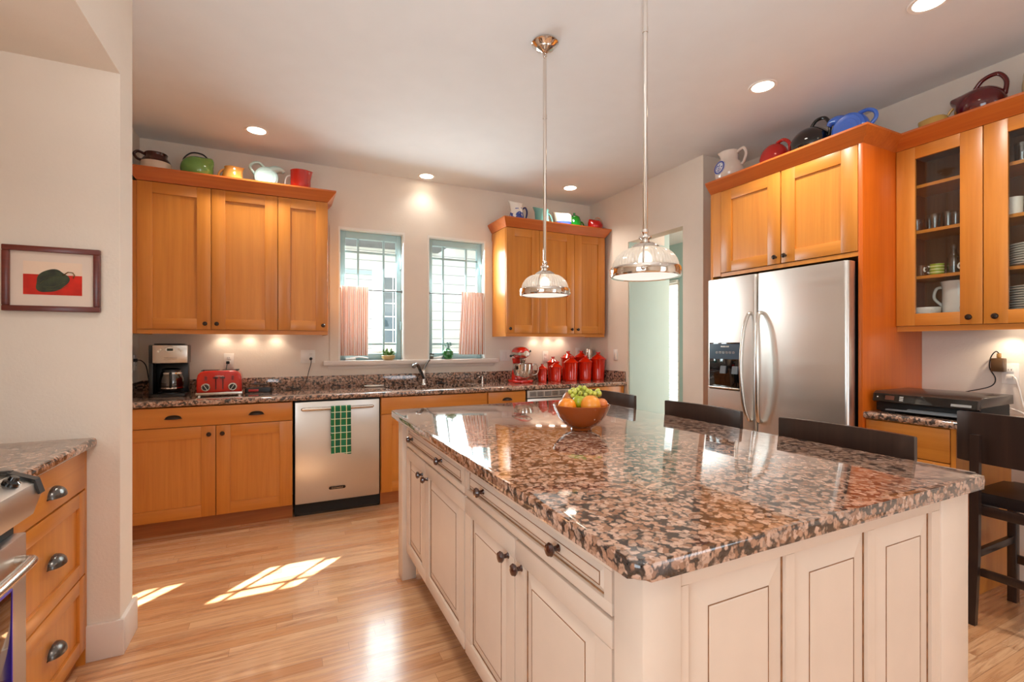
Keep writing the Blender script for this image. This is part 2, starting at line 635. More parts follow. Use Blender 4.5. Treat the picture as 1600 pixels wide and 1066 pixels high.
# window trim: casings, mullion, stool, beads
mb = MB()
mb.box(0.357, W1[0], D - 0.016, D + 0.002, WZ0, WZ1 + 0.012)
mb.box(W1[1], W2[0], D - 0.016, D + 0.002, WZ0, WZ1 - 0.005)
mb.box(W2[1], 1.925, D - 0.016, D + 0.002, WZ0, WZ1 + 0.012)
structure(mb.build('trim_2', 'wall'))
mb = MB()
mb.box(0.302, 1.979, D - 0.065, D + 0.10, 1.108, WZ0, 0.006)
mb.box(0.34, 1.94, D - 0.014, D, 1.075, 1.108, 0.003)
structure(mb.build('trim_3', 'trim'))
mb = MB()
for a, b in (W1, W2):
    mb.box(a - 0.004, a + 0.010, D - 0.024, D - 0.016, WZ0, WZ1 - 0.010)
    mb.box(b - 0.010, b + 0.004, D - 0.024, D - 0.016, WZ0, WZ1 - 0.010)
    mb.box(a - 0.004, b + 0.004, D - 0.024, D - 0.0165, WZ1 - 0.010, WZ1 + 0.006)
structure(mb.build('trim_4', 'white'))


def window(n, a, b):
    root = bpy.data.objects.new('window_%d' % n, None)
    COL.objects.link(root)
    root.location = ((a + b) / 2, D + 0.08, WZ0)
    root['kind'] = 'structure'
    wd, h = b - a, WZ1 - WZ0
    x0, x1 = -wd / 2, wd / 2
    f = MB()          # jamb liner
    f.box(x0, x0 + 0.012, -0.0955, 0.038, 0, h)
    f.box(x1 - 0.012, x1, -0.0955, 0.038, 0, h)
    f.box(x0 + 0.012, x1 - 0.012, -0.0955, 0.038, h - 0.012, h)
    f.build('window_frame', 'white', root)
    s = MB()          # sash
    t, y0, y1 = 0.048, -0.03, 0.015
    s.box(x0 + 0.014, x0 + 0.014 + t, y0, y1, 0.0, h - 0.014, 0.004)
    s.box(x1 - 0.014 - t, x1 - 0.014, y0, y1, 0.0, h - 0.014, 0.004)
    s.box(x0 + 0.014 + t, x1 - 0.014 - t, y0, y1, 0.0, 0.06, 0.004)
    s.box(x0 + 0.014 + t, x1 - 0.014 - t, y0, y1, h - 0.075, h - 0.014, 0.004)
    s.build('window_sash', 'sash', root)
    m = MB()
    i0, i1 = x0 + 0.014 + t, x1 - 0.014 - t
    for px in (i0 + 0.115, i1 - 0.115):
        m.box(px - 0.009, px + 0.009, -0.016, 0.0, 0.06, h - 0.075)
    for pz in (0.148, h - 0.195):
        m.box(i0, i1, -0.017, -0.001, pz - 0.009, pz + 0.009)
    m.build('muntin', 'sash', root)
    B(i0, i1, -0.009, -0.005, 0.06, h - 0.075).build('pane', 'pane', root)
    hg = MB()
    for pz in (0.28, 0.86):
        hg.box(x1 - 0.030, x1 - 0.014, -0.055, -0.03, pz, pz + 0.085, 0.003)
    hg.build('latch', 'sash', root)
    c = MB()
    c.tube([(x0 + 0.1, -0.05, 0.02), (x0 + 0.18, -0.06, 0.03), (x0 + 0.26, -0.065, 0.018)], 0.006, 8)
    c.box(x0 + 0.06, x0 + 0.15, -0.07, -0.032, 0.001, 0.022, 0.004)
    c.build('crank', 'white', root)
    return root


window(1, *W1)
window(2, *W2)
root = bpy.data.objects.new('window_3', None)
COL.objects.link(root)
root.location = (5.05, (HW[0] + HW[1]) / 2, HW[2])
root['kind'] = 'structure'
f = MB()
hw, hh = (HW[1] - HW[0]) / 2, HW[3] - HW[2]
for a, b, c, d in ((-hw, -hw + 0.05, 0, hh), (hw - 0.05, hw, 0, hh), (-hw + 0.05, hw - 0.05, 0, 0.05), (-hw + 0.05, hw - 0.05, hh - 0.05, hh)):
    f.box(-0.03, 0.03, a, b, c, d)
f.build('window_frame', 'trim', root)
B(0.0, 0.004, -hw + 0.05, hw - 0.05, 0.05, hh - 0.05).build('pane', 'pane', root)

# outside: ground, neighbouring house
structure(B(-12, 16, 4.68, 30, -0.5, -0.42).build('ground', plain('concrete_path', rgb(190, 186, 178), 0.9)))


def siding():
    t = NT('white_siding')
    sp = t.n('ShaderNodeSeparateXYZ')
    t.t.links.new(t.coord(), sp.inputs[0])
    f = t.math('FRACT', t.math('DIVIDE', sp.outputs[2], 0.15))
    t.p(col=t.ramp(f, [(0.0, rgb(96, 106, 108)), (0.10, rgb(214, 220, 218)), (1.0, rgb(232, 234, 230))]), rough=0.7)
    t.bump(f, 0.5, 0.02)
    return t.m


nh = thing('neighbor_house', 'white clapboard house seen outside through both kitchen windows', 'house', (1.5, 7.5, -0.42))
B(-5, 6, 0, 4, 0, 5.5).build('siding', siding(), nh)
B(-5.2, 6.2, -0.3, 4.3, 5.35, 5.62).build('eave', plain('eave_paint', rgb(150, 140, 130), 0.7), nh)
B(-1.9, 0.75, -0.55, 0.0, 3.20, 3.30).build('porch_soffit', plain('soffit_paint', rgb(128, 134, 140), 0.7), nh)
B(0.95, 1.75, -0.55, 0.0, 3.36, 3.46).build('porch_soffit', plain('brown_soffit', rgb(120, 84, 66), 0.7), nh)
B(-1.3, 0.1, -0.03, 0.0, 2.78, 2.84).build('trim_band', 'sash', nh)
B(-0.30, 0.60, -0.06, 0.0, 1.60, 2.90, 0.01).build('window_trim', plain('exterior_white', rgb(245, 244, 240), 0.5), nh)
g = MB()
for i in range(3):
    for j in range(5):
        g.box(-0.145 + i * 0.165, -0.145 + i * 0.165 + 0.15, -0.066, -0.058, 1.745 + j * 0.205, 1.745 + j * 0.205 + 0.185)
g.build('window_panes', plain('dark_window_glass', rgb(70, 92, 104), 0.1), nh)

# ------------------------------------------------------------------ lights of the room
WARM = (1.0, 0.93, 0.84)
spots = [(-0.19, 3.97, 'recessed ceiling light above the left wall cabinets', 1), (1.2, 4.36, 'recessed ceiling light in front of the kitchen windows', 1),
         (2.6, 4.06, 'recessed ceiling light above the right cabinet by the corner', 1), (2.64, 1.95, 'recessed ceiling light in front of the refrigerator cabinet', 1),
         (2.68, 1.135, 'recessed ceiling light at the top edge near the glass cabinets', 1),
         (0.1, 1.2, None, 0), (0.1, -0.8, None, 0), (1.6, -0.8, None, 0), (2.7, -0.6, None, 0)]  # these four spots are assumed, out of view and without fixtures
first = None
for x, y, lab, vis in spots:
    if vis:
        if first is None:
            t = thing('recessed_light', lab, 'ceiling light', (x, y, CEIL), group='recessed ceiling lights')
            r = MB()
            r.lathe([(0.062, -0.001), (0.062, -0.004), (0.078, -0.006), (0.082, -0.001), (0.062, -0.001)], 32)
            r.build('trim_ring', 'white', t)
            MB().lathe([(0, -0.0035), (0.062, -0.0035), (0.062, -0.0005), (0, -0.0005)], 32).build('lens', 'glow', t)
            first = t
        else:
            dup(first, (x, y, CEIL), label=lab)
    lamp('recessed_spot', 'SPOT', (x, y, CEIL - 0.02), (5 if y > 4.2 else 44 if y > 1 else 13), WARM, direction=(0, 0, -1), spot_size=R(128), spot_blend=0.75, shadow_soft_size=0.06)
# the lamp past the doorway is an added fill, out of sight round the corner

# ------------------------------------------------------------------ cabinet parts
def knob(parent, x, y, z, mat='bronze', s=1.0):
    k = MB()
    k.lathe([(0, 0), (0.0085 * s, 0), (0.006 * s, 0.004 * s), (0.0055 * s, 0.012 * s), (0.013 * s, 0.017 * s), (0.0155 * s, 0.022 * s), (0.0125 * s, 0.028 * s), (0.004 * s, 0.0305 * s), (0, 0.0305 * s)], 18, (0, 0, 0), AXY)
    return k.build('knob', mat, parent, (x, y, z))


def cup_pull(parent, x, y, z, mat='bronze', a=0.047, b=0.026, c=0.027):
    k = MB()

    def fn(u, v):
        th, ph = PI * u, PI / 2 * v
        s = max(0.0, math.sin(th)) ** 0.8
        return (-a * math.cos(th), -c * s * math.sin(ph), b * s * math.cos(ph))
    k.surf(fn, 20, 8)
    bmesh.ops.remove_doubles(k.bm, verts=k.bm.verts, dist=1e-5)
    bmesh.ops.recalc_face_normals(k.bm, faces=k.bm.faces)
    bmesh.ops.solidify(k.bm, geom=k.bm.faces[:], thickness=0.002)
    k.box(-a - 0.004, a + 0.004, -0.003, 0, -0.001, 0.003)
    return k.build('cup_pull', mat, parent, (x, y, z - b * 0.4))


def shaker(parent, x, z, wd, h, y=0.0, st=0.085, rl=0.08, glass=False, knobpos=None, name='door', t=0.019, pull=None, kmat='bronze', flat=False):
    """door or drawer front, lower left front corner at (x, y, z); front faces -y"""
    m = MB()
    if flat:
        m.mi = 1
        m.box(0, wd, 0, t, 0, h, 0.002)
    else:
        m.mi = 0
        m.box(0, st, 0, t, 0, h, 0.0015)
        m.box(wd - st, wd, 0, t, 0, h, 0.0015)
        m.mi = 1
        m.box(st, wd - st, 0, t, 0, rl, 0.0015)
        m.box(st, wd - st, 0, t, h - rl, h, 0.0015)
    d = m.build(name, ['wood_v', 'wood_h'], parent, (x, y, z))
    if glass:
        B(st - 0.004, wd - st + 0.004, 0.008, 0.012, rl - 0.004, h - rl + 0.004).build('glass', 'cabglass', d)
    elif not flat:
        B(st - 0.004, wd - st + 0.004, 0.010, 0.016, rl - 0.004, h - rl + 0.004).build('panel', 'wood_p', d)
    if knobpos:
        knob(d, knobpos[0], 0.0, knobpos[1], kmat)
    for p in (pull or ()):
        cup_pull(d, p[0], 0.0, p[1], *(p[2:]))
    return d


def crown(parent, x0, x1, y0, y1, z0, z1, ol=0.05, orr=0.05, of=0.06):
    c = MB()
    lo = [(x0, y0, z0), (x1, y0, z0), (x1, y1, z0), (x0, y1, z0)]
    hi = [(x0 - ol, y0 - of, z1 - 0.012), (x1 + orr, y0 - of, z1 - 0.012), (x1 + orr, y1, z1 - 0.012), (x0 - ol, y1, z1 - 0.012)]
    tp = [(p[0], p[1], z1) for p in hi]
    L = [[c.bm.verts.new(p) for p in q] for q in (lo, hi, tp)]
    c._f(L[0][::-1])
    c._f(L[2])
    for a, b in ((0, 1), (1, 2)):
        for i in range(4):
            j = (i + 1) % 4
            c._f([L[a][i], L[a][j], L[b][j], L[b][i]])
    return c.build('crown_molding', 'crown', parent, smooth=0)


def puck(parent, x, y, z, world, e=1.1):
    MB().lathe([(0, -0.012), (0.028, -0.012), (0.032, -0.002), (0.032, 0), (0, 0)], 20).build('puck_light', 'glow', parent, (x, y, z))
    lamp('puck_spot', 'SPOT', (world[0], world[1], world[2] - 0.015), e, (1.0, 0.8, 0.6), direction=(0, 0.25, -1), spot_size=R(120), spot_blend=0.8, shadow_soft_size=0.015)


def upper(name, label, x0, x1, yf, zb, zt, splits, knobs, puckx, ol, orr):
    """wall cabinet on the back wall"""
    wd = x1 - x0
    t = thing(name, label, 'cabinet', (x0, yf, zb))
    dp = D - yf - 0.001
    c = MB()
    z0 = 0.03
    c.box(0, 0.018, 0.02, dp, z0, zt - zb - 0.09)
    c.box(wd - 0.018, wd, 0.02, dp, z0, zt - zb - 0.09)
    c.box(0.018, wd - 0.018, 0.02, dp, z0, z0 + 0.018)
    c.box(0.018, wd - 0.018, 0.02, dp, zt - zb - 0.108, zt - zb - 0.09)
    c.box(0.018, wd - 0.018, dp - 0.01, dp, z0 + 0.018, zt - zb - 0.108)
    c.build('carcass', 'wood_v', t)
    r = MB()
    r.box(0.002, wd - 0.002, 0.012, 0.03, 0, z0)
    r.box(0.002, 0.02, 0.03, dp, 0, z0)
    r.box(wd - 0.02, wd - 0.002, 0.03, dp, 0, z0)
    r.build('light_rail', 'wood_h', t)
    H = zt - 0.085 - zb
    for (a, b), k in zip(splits, knobs):
        dw = b - a - 0.004
        kp = {'l': 0.035, 'r': dw - 0.035}[k]
        shaker(t, a + 0.002 - x0, z0 + 0.004, dw, H - z0 - 0.008, st=0.088, rl=0.078, knobpos=(kp, 0.042))
    crown(t, 0, wd, 0.0, dp, zt - zb - 0.085, zt - zb, ol, orr)
    for px in puckx:
        puck(t, px - x0, dp - 0.075, z0, (px, yf + dp - 0.075, zb + z0))
    return t


UF = 4.146
ulc = upper('upper_cabinet', 'three-door maple wall cabinet above the coffee maker, left of the windows', -0.946, 0.317, UF, 1.373, 2.545,
      [(-0.944, -0.497), (-0.497, -0.052), (-0.052, 0.315)], 'rlr', (-0.45, -0.265, -0.07), 0.055, 0.058)
B(-0.0575, -0.001, 0.02, 0.04, 0.0, 1.085).build('filler', 'wood_v', ulc)
upper('upper_cabinet', 'three-door maple wall cabinet above the red canisters, right of the windows', 1.925, 3.098, UF, 1.373, 2.522,
      [(1.927, 2.295), (2.295, 2.707), (2.707, 3.096)], 'lrl', (2.42, 2.585, 2.74), 0.045, 0.04)

# base cabinets along the back wall
BF, CTZ, SLB = 3.872, 0.914, 0.876


def base(name, label, x0, x1, drawers, doors, solid=None):
    wd = x1 - x0
    t = thing(name, label, 'cabinet', (x0, BF, 0))
    dp = D - BF - 0.002
    c = MB()
    c.box(0, 0.018, 0.02, dp, 0.1, SLB - 0.002)
    c.box(wd - 0.018, wd, 0.02, dp, 0.1, SLB - 0.002)
    c.box(0.018, wd - 0.018, 0.02, dp, 0.1, 0.118)
    c.box(0.018, wd - 0.018, dp - 0.01, dp, 0.118, SLB - 0.002)
    c.box(0.018, wd - 0.018, 0.02, 0.04, 0.725, 0.74)
    c.build('carcass', 'wood_v', t)
    B(0, wd, 0.037, 0.06, 0, 0.1).build('toe_kick', 'kick', t)
    if solid:
        B(0.002, wd - 0.002, 0, 0.019, 0.105, SLB - 0.006, 0.002).build('face_panel', 'wood_v', t)
    for a, b, pulls in drawers:
        shaker(t, a - x0 + 0.002, 0.735, b - a - 0.004, SLB - 0.008 - 0.735, flat=True, name='drawer', pull=[(p - a, 0.066) for p in pulls])
    for a, b, k in doors:
        dw = b - a - 0.004
        shaker(t, a - x0 + 0.002, 0.104, dw, 0.626, knobpos=({'l': 0.038, 'r': dw - 0.038}[k], 0.57))
    return t


base('base_cabinet', 'maple base cabinet with wide drawer and two doors, left of the dishwasher', -1.003, 0.05,
     [(-1.0, 0.05, (-0.684, -0.189))], [(-1.0, -0.436, 'r'), (-0.436, 0.05, 'l')])
base('sink_base_cabinet', 'maple sink base cabinet right of the dishwasher behind the island corner', 0.692, 1.617,
     [(0.694, 1.615, ())], [(0.694, 1.155, 'r'), (1.155, 1.615, 'l')])
base('base_cabinet', 'narrow maple cabinet with one cup-pull drawer right of the sink', 1.620, 2.0,
     [(1.622, 1.998, (1.808,))], [(1.622, 1.998, 'l')])
base('base_cabinet', 'plain maple end cabinet under the counter by the doorway', 2.632, 3.13, [], [], solid=True)

# dishwasher
t = thing('dishwasher', 'stainless steel dishwasher with a bar handle and black toe panel', 'dishwasher', (0.056, BF - 0.004, 0))
B(0.006, 0.63, 0.03, 0.6, 0.02, SLB - 0.004).build('tub', 'blackmatte', t)
m = MB()
m.prism([(0.012, 0.03), (0.622, 0.03), (0.622, 0.004), (0.6, 0.0), (0.034, 0.0), (0.012, 0.004)], 0.10, 0.862, bev=0.004)
m.build('door', 'steel_v', t)
B(0.008, 0.628, 0.04, 0.06, 0.0, 0.095).build('toe_panel', 'blackgloss', t)
m = MB()
m.tube([(0.05, -0.040, 0.812), (0.058, -0.042, 0.812), (0.32, -0.046, 0.812), (0.565, -0.042, 0.812), (0.573, -0.040, 0.812)], [0.006, 0.0125, 0.013, 0.0125, 0.006], 14)
m.tube([(0.1, 0.0, 0.812), (0.1, -0.04, 0.812)], 0.008, 10)
m.tube([(0.525, 0.0, 0.812), (0.525, -0.04, 0.812)], 0.008, 10)
m.build('handle', 'steel_soft', t)


def text(body, size, parent, loc, rot, mat, name='lettering', ext=0.0004, bold=0.0):
    c = bpy.data.curves.new(name, 'FONT')
    c.body = body
    c.size = size
    c.align_x = 'CENTER'
    c.align_y = 'CENTER'
    c.extrude = ext
    c.offset = bold
    c.materials.append(M[mat] if isinstance(mat, str) else mat)
    o = bpy.data.objects.new(name, c)
    COL.objects.link(o)
    me = bpy.data.meshes.new_from_object(o.evaluated_get(bpy.context.evaluated_depsgraph_get()))
    bpy.data.objects.remove(o)
    bpy.data.curves.remove(c)
    me.name = name
    o = bpy.data.objects.new(name, me)
    COL.objects.link(o)
    o.parent = parent
    o.location = loc
    o.rotation_euler = rot
    return o


m = MB()
m.prism([(0.256 + 0.011 * math.cos(a), 0.195 + 0.011 * math.sin(a)) for a in [PI / 2 + PI * k / 8 for k in range(9)]] +
        [(0.356 + 0.011 * math.cos(a), 0.195 + 0.011 * math.sin(a)) for a in [-PI / 2 + PI * k / 8 for k in range(9)]], -0.004, 0.001, lambda a, b, c: (a, c, b))
bd = m.build('badge', 'bronze', t)
text('KitchenAid', 0.018, bd, (0.306, -0.0045, 0.195), (PI / 2, 0, 0), 'steel_soft')

# towel on the dishwasher handle


def plaid():
    t = NT('green_plaid_cloth')
    sp = t.n('ShaderNodeSeparateXYZ')
    t.t.links.new(t.coord(), sp.inputs[0])
    fx = t.math('FRACT', t.math('DIVIDE', t.math('ADD', sp.outputs[0], 0.006), 0.042))
    fz = t.math('FRACT', t.math('DIVIDE', sp.outputs[2], 0.052))
    lx = t.math('LESS_THAN', fx, 0.13)
    lz = t.math('LESS_THAN', fz, 0.11)
    bx = t.math('GREATER_THAN', t.math('FRACT', t.math('DIVIDE', sp.outputs[0], 0.084)), 0.5)
    bz = t.math('GREATER_THAN', t.math('FRACT', t.math('DIVIDE', sp.outputs[2], 0.104)), 0.5)
    c = t.mix(t.math('MULTIPLY', bx, 0.55), rgb(26, 122, 84), rgb(12, 72, 60))
    c = t.mix(t.math('MULTIPLY', bz, 0.45), c, rgb(24, 108, 50))
    c = t.mix(lx, c, rgb(226, 222, 170))
    c = t.mix(lz, c, rgb(206, 226, 200))
    t.p(col=c, rough=0.9, sheen=0.3)
    return t.m


m = MB()
path = [(0.018, 0.60)] + [(0.018, 0.60 + 0.21 * k / 6) for k in range(1, 7)] + [(0.018 * math.cos(a), 0.812 + 0.018 * math.sin(a)) for a in [PI * k / 8 for k in range(1, 8)]] + [(-0.018 - 0.004 * math.sin(k), 0.812 - 0.345 * k / 14) for k in range(0, 15)]


def tw(u, v):
    i = v * (len(path) - 1)
    k = min(int(i), len(path) - 2)
    f = i - k
    y = path[k][0] * (1 - f) + path[k + 1][0] * f
    z = path[k][1] * (1 - f) + path[k + 1][1] * f
    side = -1 if v > 0.5 else 1
    hang = max(0.0, 0.80 - z)
    return ((u - 0.5) * (0.142 + 0.012 * hang), y + side * hang * 0.012 * (1 + math.sin(u * 9.5 + 0.6)), z + (0.008 * math.sin(u * 5) if v > 0.97 else 0))


m.surf(tw, 18, 36)
o = m.build('dish_towel', plaid(), None, (0.384, BF - 0.05, 0.0), solid=0.003)
tag(o, 'green and white plaid dish towel over the dishwasher handle', 'towel')

# undercounter appliance
t = thing('undercounter_refrigerator', 'stainless undercounter appliance with vent grille below the red canisters', 'appliance', (2.006, BF - 0.004, 0))
B(0.004, 0.614, 0.03, 0.6, 0.02, SLB - 0.004).build('cabinet', 'blackmatte', t)
B(0.006, 0.612, 0, 0.03, 0.10, 0.79, 0.004).build('door', 'steel_v', t)
m = MB()
m.box(0.006, 0.612, 0.0, 0.03, 0.855, 0.868)
m.box(0.006, 0.612, 0.0, 0.03, 0.80, 0.808)
m.box(0.006, 0.03, 0.0, 0.03, 0.808, 0.855)
m.box(0.588, 0.612, 0.0, 0.03, 0.808, 0.855)
for k in range(7):
    m.box(0.03 + 0.0797 * (k + 1) - 0.004, 0.03 + 0.0797 * (k + 1) + 0.004, 0.006, 0.03, 0.808, 0.855)
for k in range(4):
    m.box(0.03, 0.588, 0.008, 0.014, 0.812 + k * 0.011, 0.816 + k * 0.011)
m.build('vent_grille', 'steel', t)
B(0.006, 0.612, 0.04, 0.06, 0.0, 0.095).build('toe_panel', 'blackgloss', t)
m = MB()
m.tube([(0.07, 0, 0.74), (0.07, -0.04, 0.74), (0.545, -0.04, 0.74), (0.545, 0, 0.74)], 0.009, 10)
m.build('handle', 'steel_soft', t)

# worktop with its upstands
t = thing('granite_countertop', 'long brown granite worktop with upstand under the kitchen windows', 'countertop', (0, D, SLB))


def edge_profile(y0, y1, z0, z1, r=0.014):
    pts = [(y1, z0), (y1, z1)]
    pts += [(y0 + r - r * math.sin(a), z1 - r + r * math.cos(a)) for a in [PI / 2 * k / 5 for k in range(6)]]
    pts += [(y0 + r - r * math.cos(a), z0 + r - r * math.sin(a)) for a in [PI / 2 * k / 5 for k in range(6)]]
    return pts


SX0, SX1, SY0, SY1 = 0.80, 1.58, 3.99 - D, 4.36 - D
m = MB()
CF = 3.846 - D
m.prism(edge_profile(CF, SY0, 0, 0.038), XL + 0.001, XR - 0.001, lambda a, b, c: (c, a, b))
m.box(XL + 0.001, SX0, SY0, -0.001, 0, 0.038)
m.box(SX1, XR - 0.001, SY0, -0.001, 0, 0.038)
m.box(SX0, SX1, SY1, -0.001, 0, 0.038)
m.build('slab', 'granite', t)
m = MB()
m.box(XL + 0.001, XR - 0.001, -0.021, -0.001, 0.038, 0.142, 0.002)
m.build('backsplash', 'granite', t)
B(XL + 0.001, XL + 0.021, CF + 0.02, -0.021, 0.038, 0.142, 0.002).build('backsplash', 'granite', t)
B(XR - 0.021, XR - 0.001, CF + 0.02, -0.021, 0.038, 0.142, 0.002).build('backsplash', 'granite', t)

t = thing('sink', 'dark undermount sink set into the granite below the windows', 'sink', ((SX0 + SX1) / 2, (SY0 + SY1) / 2 + D, SLB))
hw, hd = (SX1 - SX0) / 2, (SY1 - SY0) / 2
m = MB()
a, b, dz = hw + 0.006, hd + 0.006, 0.2
m.box(-a, a, -b, b, -dz, -dz + 0.008)
m.box(-a, -a + 0.008, -b, b, -dz + 0.008, -0.001)
m.box(a - 0.008, a, -b, b, -dz + 0.008, -0.001)
m.box(-a + 0.008, a - 0.008, -b, -b + 0.008, -dz + 0.008, -0.001)
m.box(-a + 0.008, a - 0.008, b - 0.008, b, -dz + 0.008, -0.001)
m.build('basin', plain('black_composite', rgb(34, 33, 34), 0.25, vary=0.1), t)
MB().lathe([(0, 0), (0.042, 0), (0.045, 0.004), (0.03, 0.005), (0, 0.003)], 24).build('drain', 'chrome', t, (0, 0, -dz + 0.008))

t = thing('faucet', 'brushed metal faucet with angled spout behind the sink', 'faucet', (1.185, 4.415, CTZ))
m = MB()
m.lathe([(0, 0), (0.03, 0), (0.03, 0.006), (0.023, 0.012), (0.0205, 0.03), (0.021, 0.10), (0.023, 0.125), (0.018, 0.142), (0, 0.144)], 24)
m.build('body', 'steel_soft', t)
m = MB()
m.tube(spline([(0, -0.01, 0.06), (-0.03, -0.03, 0.115), (-0.065, -0.075, 0.17), (-0.1, -0.12, 0.198), (-0.125, -0.15, 0.19), (-0.135, -0.162, 0.172)], 6), [0.015] * 19 + [0.016, 0.017, 0.0175, 0.0178, 0.018, 0.018, 0.018, 0.018, 0.018, 0.017, 0.0165, 0.016], 14)
m.build('spout', plain('dark_stainless', rgb(130, 128, 126), 0.2, metal=1.0), t)
m = MB()
m.tube(spline([(0.0, 0, 0.135), (0.012, 0, 0.17), (0.04, 0.0, 0.215), (0.062, 0, 0.232)], 6), [0.017, 0.016, 0.015, 0.014, 0.0135, 0.013, 0.0125, 0.012, 0.0115, 0.011, 0.0105, 0.01, 0.01, 0.0095, 0.009, 0.009, 0.0085, 0.008, 0.007], 12)
m.build('handle', plain('dark_stainless_lever', rgb(120, 118, 116), 0.2, metal=1.0), t)
t = thing('soap_dispenser', 'small metal soap dispenser behind the right end of the sink', 'soap dispenser', (1.79, 4.42, CTZ))
MB().lathe([(0, 0), (0.02, 0), (0.02, 0.008), (0.013, 0.014), (0.011, 0.055), (0.014, 0.058), (0.014, 0.066), (0, 0.067)], 18).build('base', 'steel_soft', t)
MB().tube([(0, 0, 0.06), (-0.02, -0.02, 0.066), (-0.05, -0.045, 0.06), (-0.056, -0.05, 0.05)], [0.008, 0.0075, 0.007, 0.006], 10).build('spout', 'steel_soft', t)
m = MB()
m.lathe([(0, 0), (0.05, 0), (0.085, 0.008), (0.09, 0.014), (0.084, 0.013), (0.05, 0.006), (0, 0.006)], 28, warp=lambda p, a: (p.x, p.y * 0.6, p.z))
o = m.build('soap_dish', 'ceramic', None, (0.72, 4.36, CTZ))
tag(o, 'shallow white oval dish on the worktop left of the sink', 'dish')
m = MB()
m.lathe([(0, 0), (0.035, 0), (0.042, 0.008), (0.03, 0.014), (0.012, 0.016), (0.01, 0.026), (0, 0.028)], 24)
o = m.build('drain_stopper', 'black', None, (1.36, 4.42, CTZ))
tag(o, 'black round drain stopper on the worktop between faucet and soap dispenser', 'stopper')

# ------------------------------------------------------------------ island
IX0, IX1, IY0, IY1 = 0.555, 1.868, 0.648, 2.80
m = MB()
r = 0.016
poly = [(IX0, IY0), (IX1, IY0), (IX1, IY1), (IX0, IY1)]


def roundrect(x0, x1, y0, y1, r, n=5):
    out = []
    for cx, cy, a0 in ((x1 - r, y0 + r, -PI / 2), (x1 - r, y1 - r, 0), (x0 + r, y1 - r, PI / 2), (x0 + r, y0 + r, PI)):
        out += [(cx + r * math.cos(a0 + PI / 2 * k / n), cy + r * math.sin(a0 + PI / 2 * k / n)) for k in range(n + 1)]
    return out


m.prism(roundrect(IX0 - 1.2, IX1 - 1.2, IY0 - 1.7, IY1 - 1.7, 0.03), 0, 0.038, bev=0.013, seg=4)
o = m.build('island_countertop', 'granite', None, (1.2, 1.7, SLB))
tag(o, 'polished brown granite slab on the cream island', 'countertop')

isl = thing('kitchen_island', 'cream glazed island with raised panels and dark red knobs', 'island', (1.2, 1.7, 0))


def IP(x, y, z=0):
    return (x - 1.2, y - 1.7, z)


def raised(parent, name, x, z, wd, h, fr=0.058, t=0.022, loc=None, rot=0, knobs=(), glz=True, frames=None, bevw=0.034):
    """raised-panel front in its own frame: local x along, y depth (front 0), z up"""
    m = MB()
    op = frames or [(fr, wd - fr, fr, h - fr)]
    xs = sorted({0, wd} | {v for q in op for v in q[:2]})
    z0, z1 = op[0][2], op[0][3]
    m.box(0, wd, 0, t, 0, z0, 0.002)
    m.box(0, wd, 0, t, z1, h, 0.002)
    edges = [0] + [v for q in op for v in q[:2]] + [wd]
    for k in range(0, len(edges), 2):
        m.box(edges[k], edges[k + 1], 0, t, z0, z1)
    d = m.build(name, 'cream', parent, loc or (x, 0, z), (0, 0, rot))
    for a, b, c, e in op:
        p = MB()
        g, bw = 0.010, bevw          # groove depth, bevel width
        rings = [((a, c), (b, e), g + 0.002), ((a + 0.006, c + 0.006), (b - 0.006, e - 0.006), g), ((a + 0.006 + bw, c + 0.006 + bw), (b - 0.006 - bw, e - 0.006 - bw), 0.003),
                 ((a + 0.011 + bw, c + 0.011 + bw), (b - 0.011 - bw, e - 0.011 - bw), 0.001)]
        vs = []
        for (xa, za), (xb, zb), y in rings:
            vs.append([p.bm.verts.new(q) for q in ((xa, y, za), (xb, y, za), (xb, y, zb), (xa, y, zb))])
        for k in range(3):
            for i in range(4):
                j = (i + 1) % 4
                p._f([vs[k][i], vs[k][j], vs[k + 1][j], vs[k + 1][i]])
        p._f(vs[3])
        bk = [p.bm.verts.new(q) for q in ((a, t, c), (b, t, c), (b, t, e), (a, t, e))]
        p._f(bk[::-1])
        for i in range(4):
            j = (i + 1) % 4
            p._f([bk[i], bk[j], vs[0][j], vs[0][i]])
        po = p.build('raised_panel', 'cream', d, smooth=0)
        if glz:
            q = MB()
            w_ = 0.0035
            for (xa, za, xb, zb, yy) in ((a, c, b, e, 0.0085), (a + 0.006 + bw, c + 0.006 + bw, b - 0.006 - bw, e - 0.006 - bw, 0.0015)):
                ww = w_ if yy > 0.005 else 0.0018
                q.box(xa, xa + ww, yy, yy + 0.004, za, zb)
                q.box(xb - ww, xb, yy, yy + 0.004, za, zb)
                q.box(xa + ww, xb - ww, yy, yy + 0.004, za, za + ww)
                q.box(xa + ww, xb - ww, yy, yy + 0.004, zb - ww, zb)
            q.build('glaze_line', 'glaze', d, label='brown antique glaze in the panel grooves')
    for kx, kz in knobs:
        knob(d, kx, 0, kz, 'knobred', 1.12)
    return d


# carcass
c = MB()
c.box(*[v - 1.2 for v in (0.622, 1.45)], *[v - 1.7 for v in (0.72, 2.70)], 0.155, SLB - 0.001)
c.build('carcass', 'cream', isl)
B(0.70 - 1.2, 1.40 - 1.2, 0.76 - 1.7, 2.60 - 1.7, 0, 0.155).build('plinth', plain('dark_plinth', rgb(96, 62, 44), 0.6), isl)
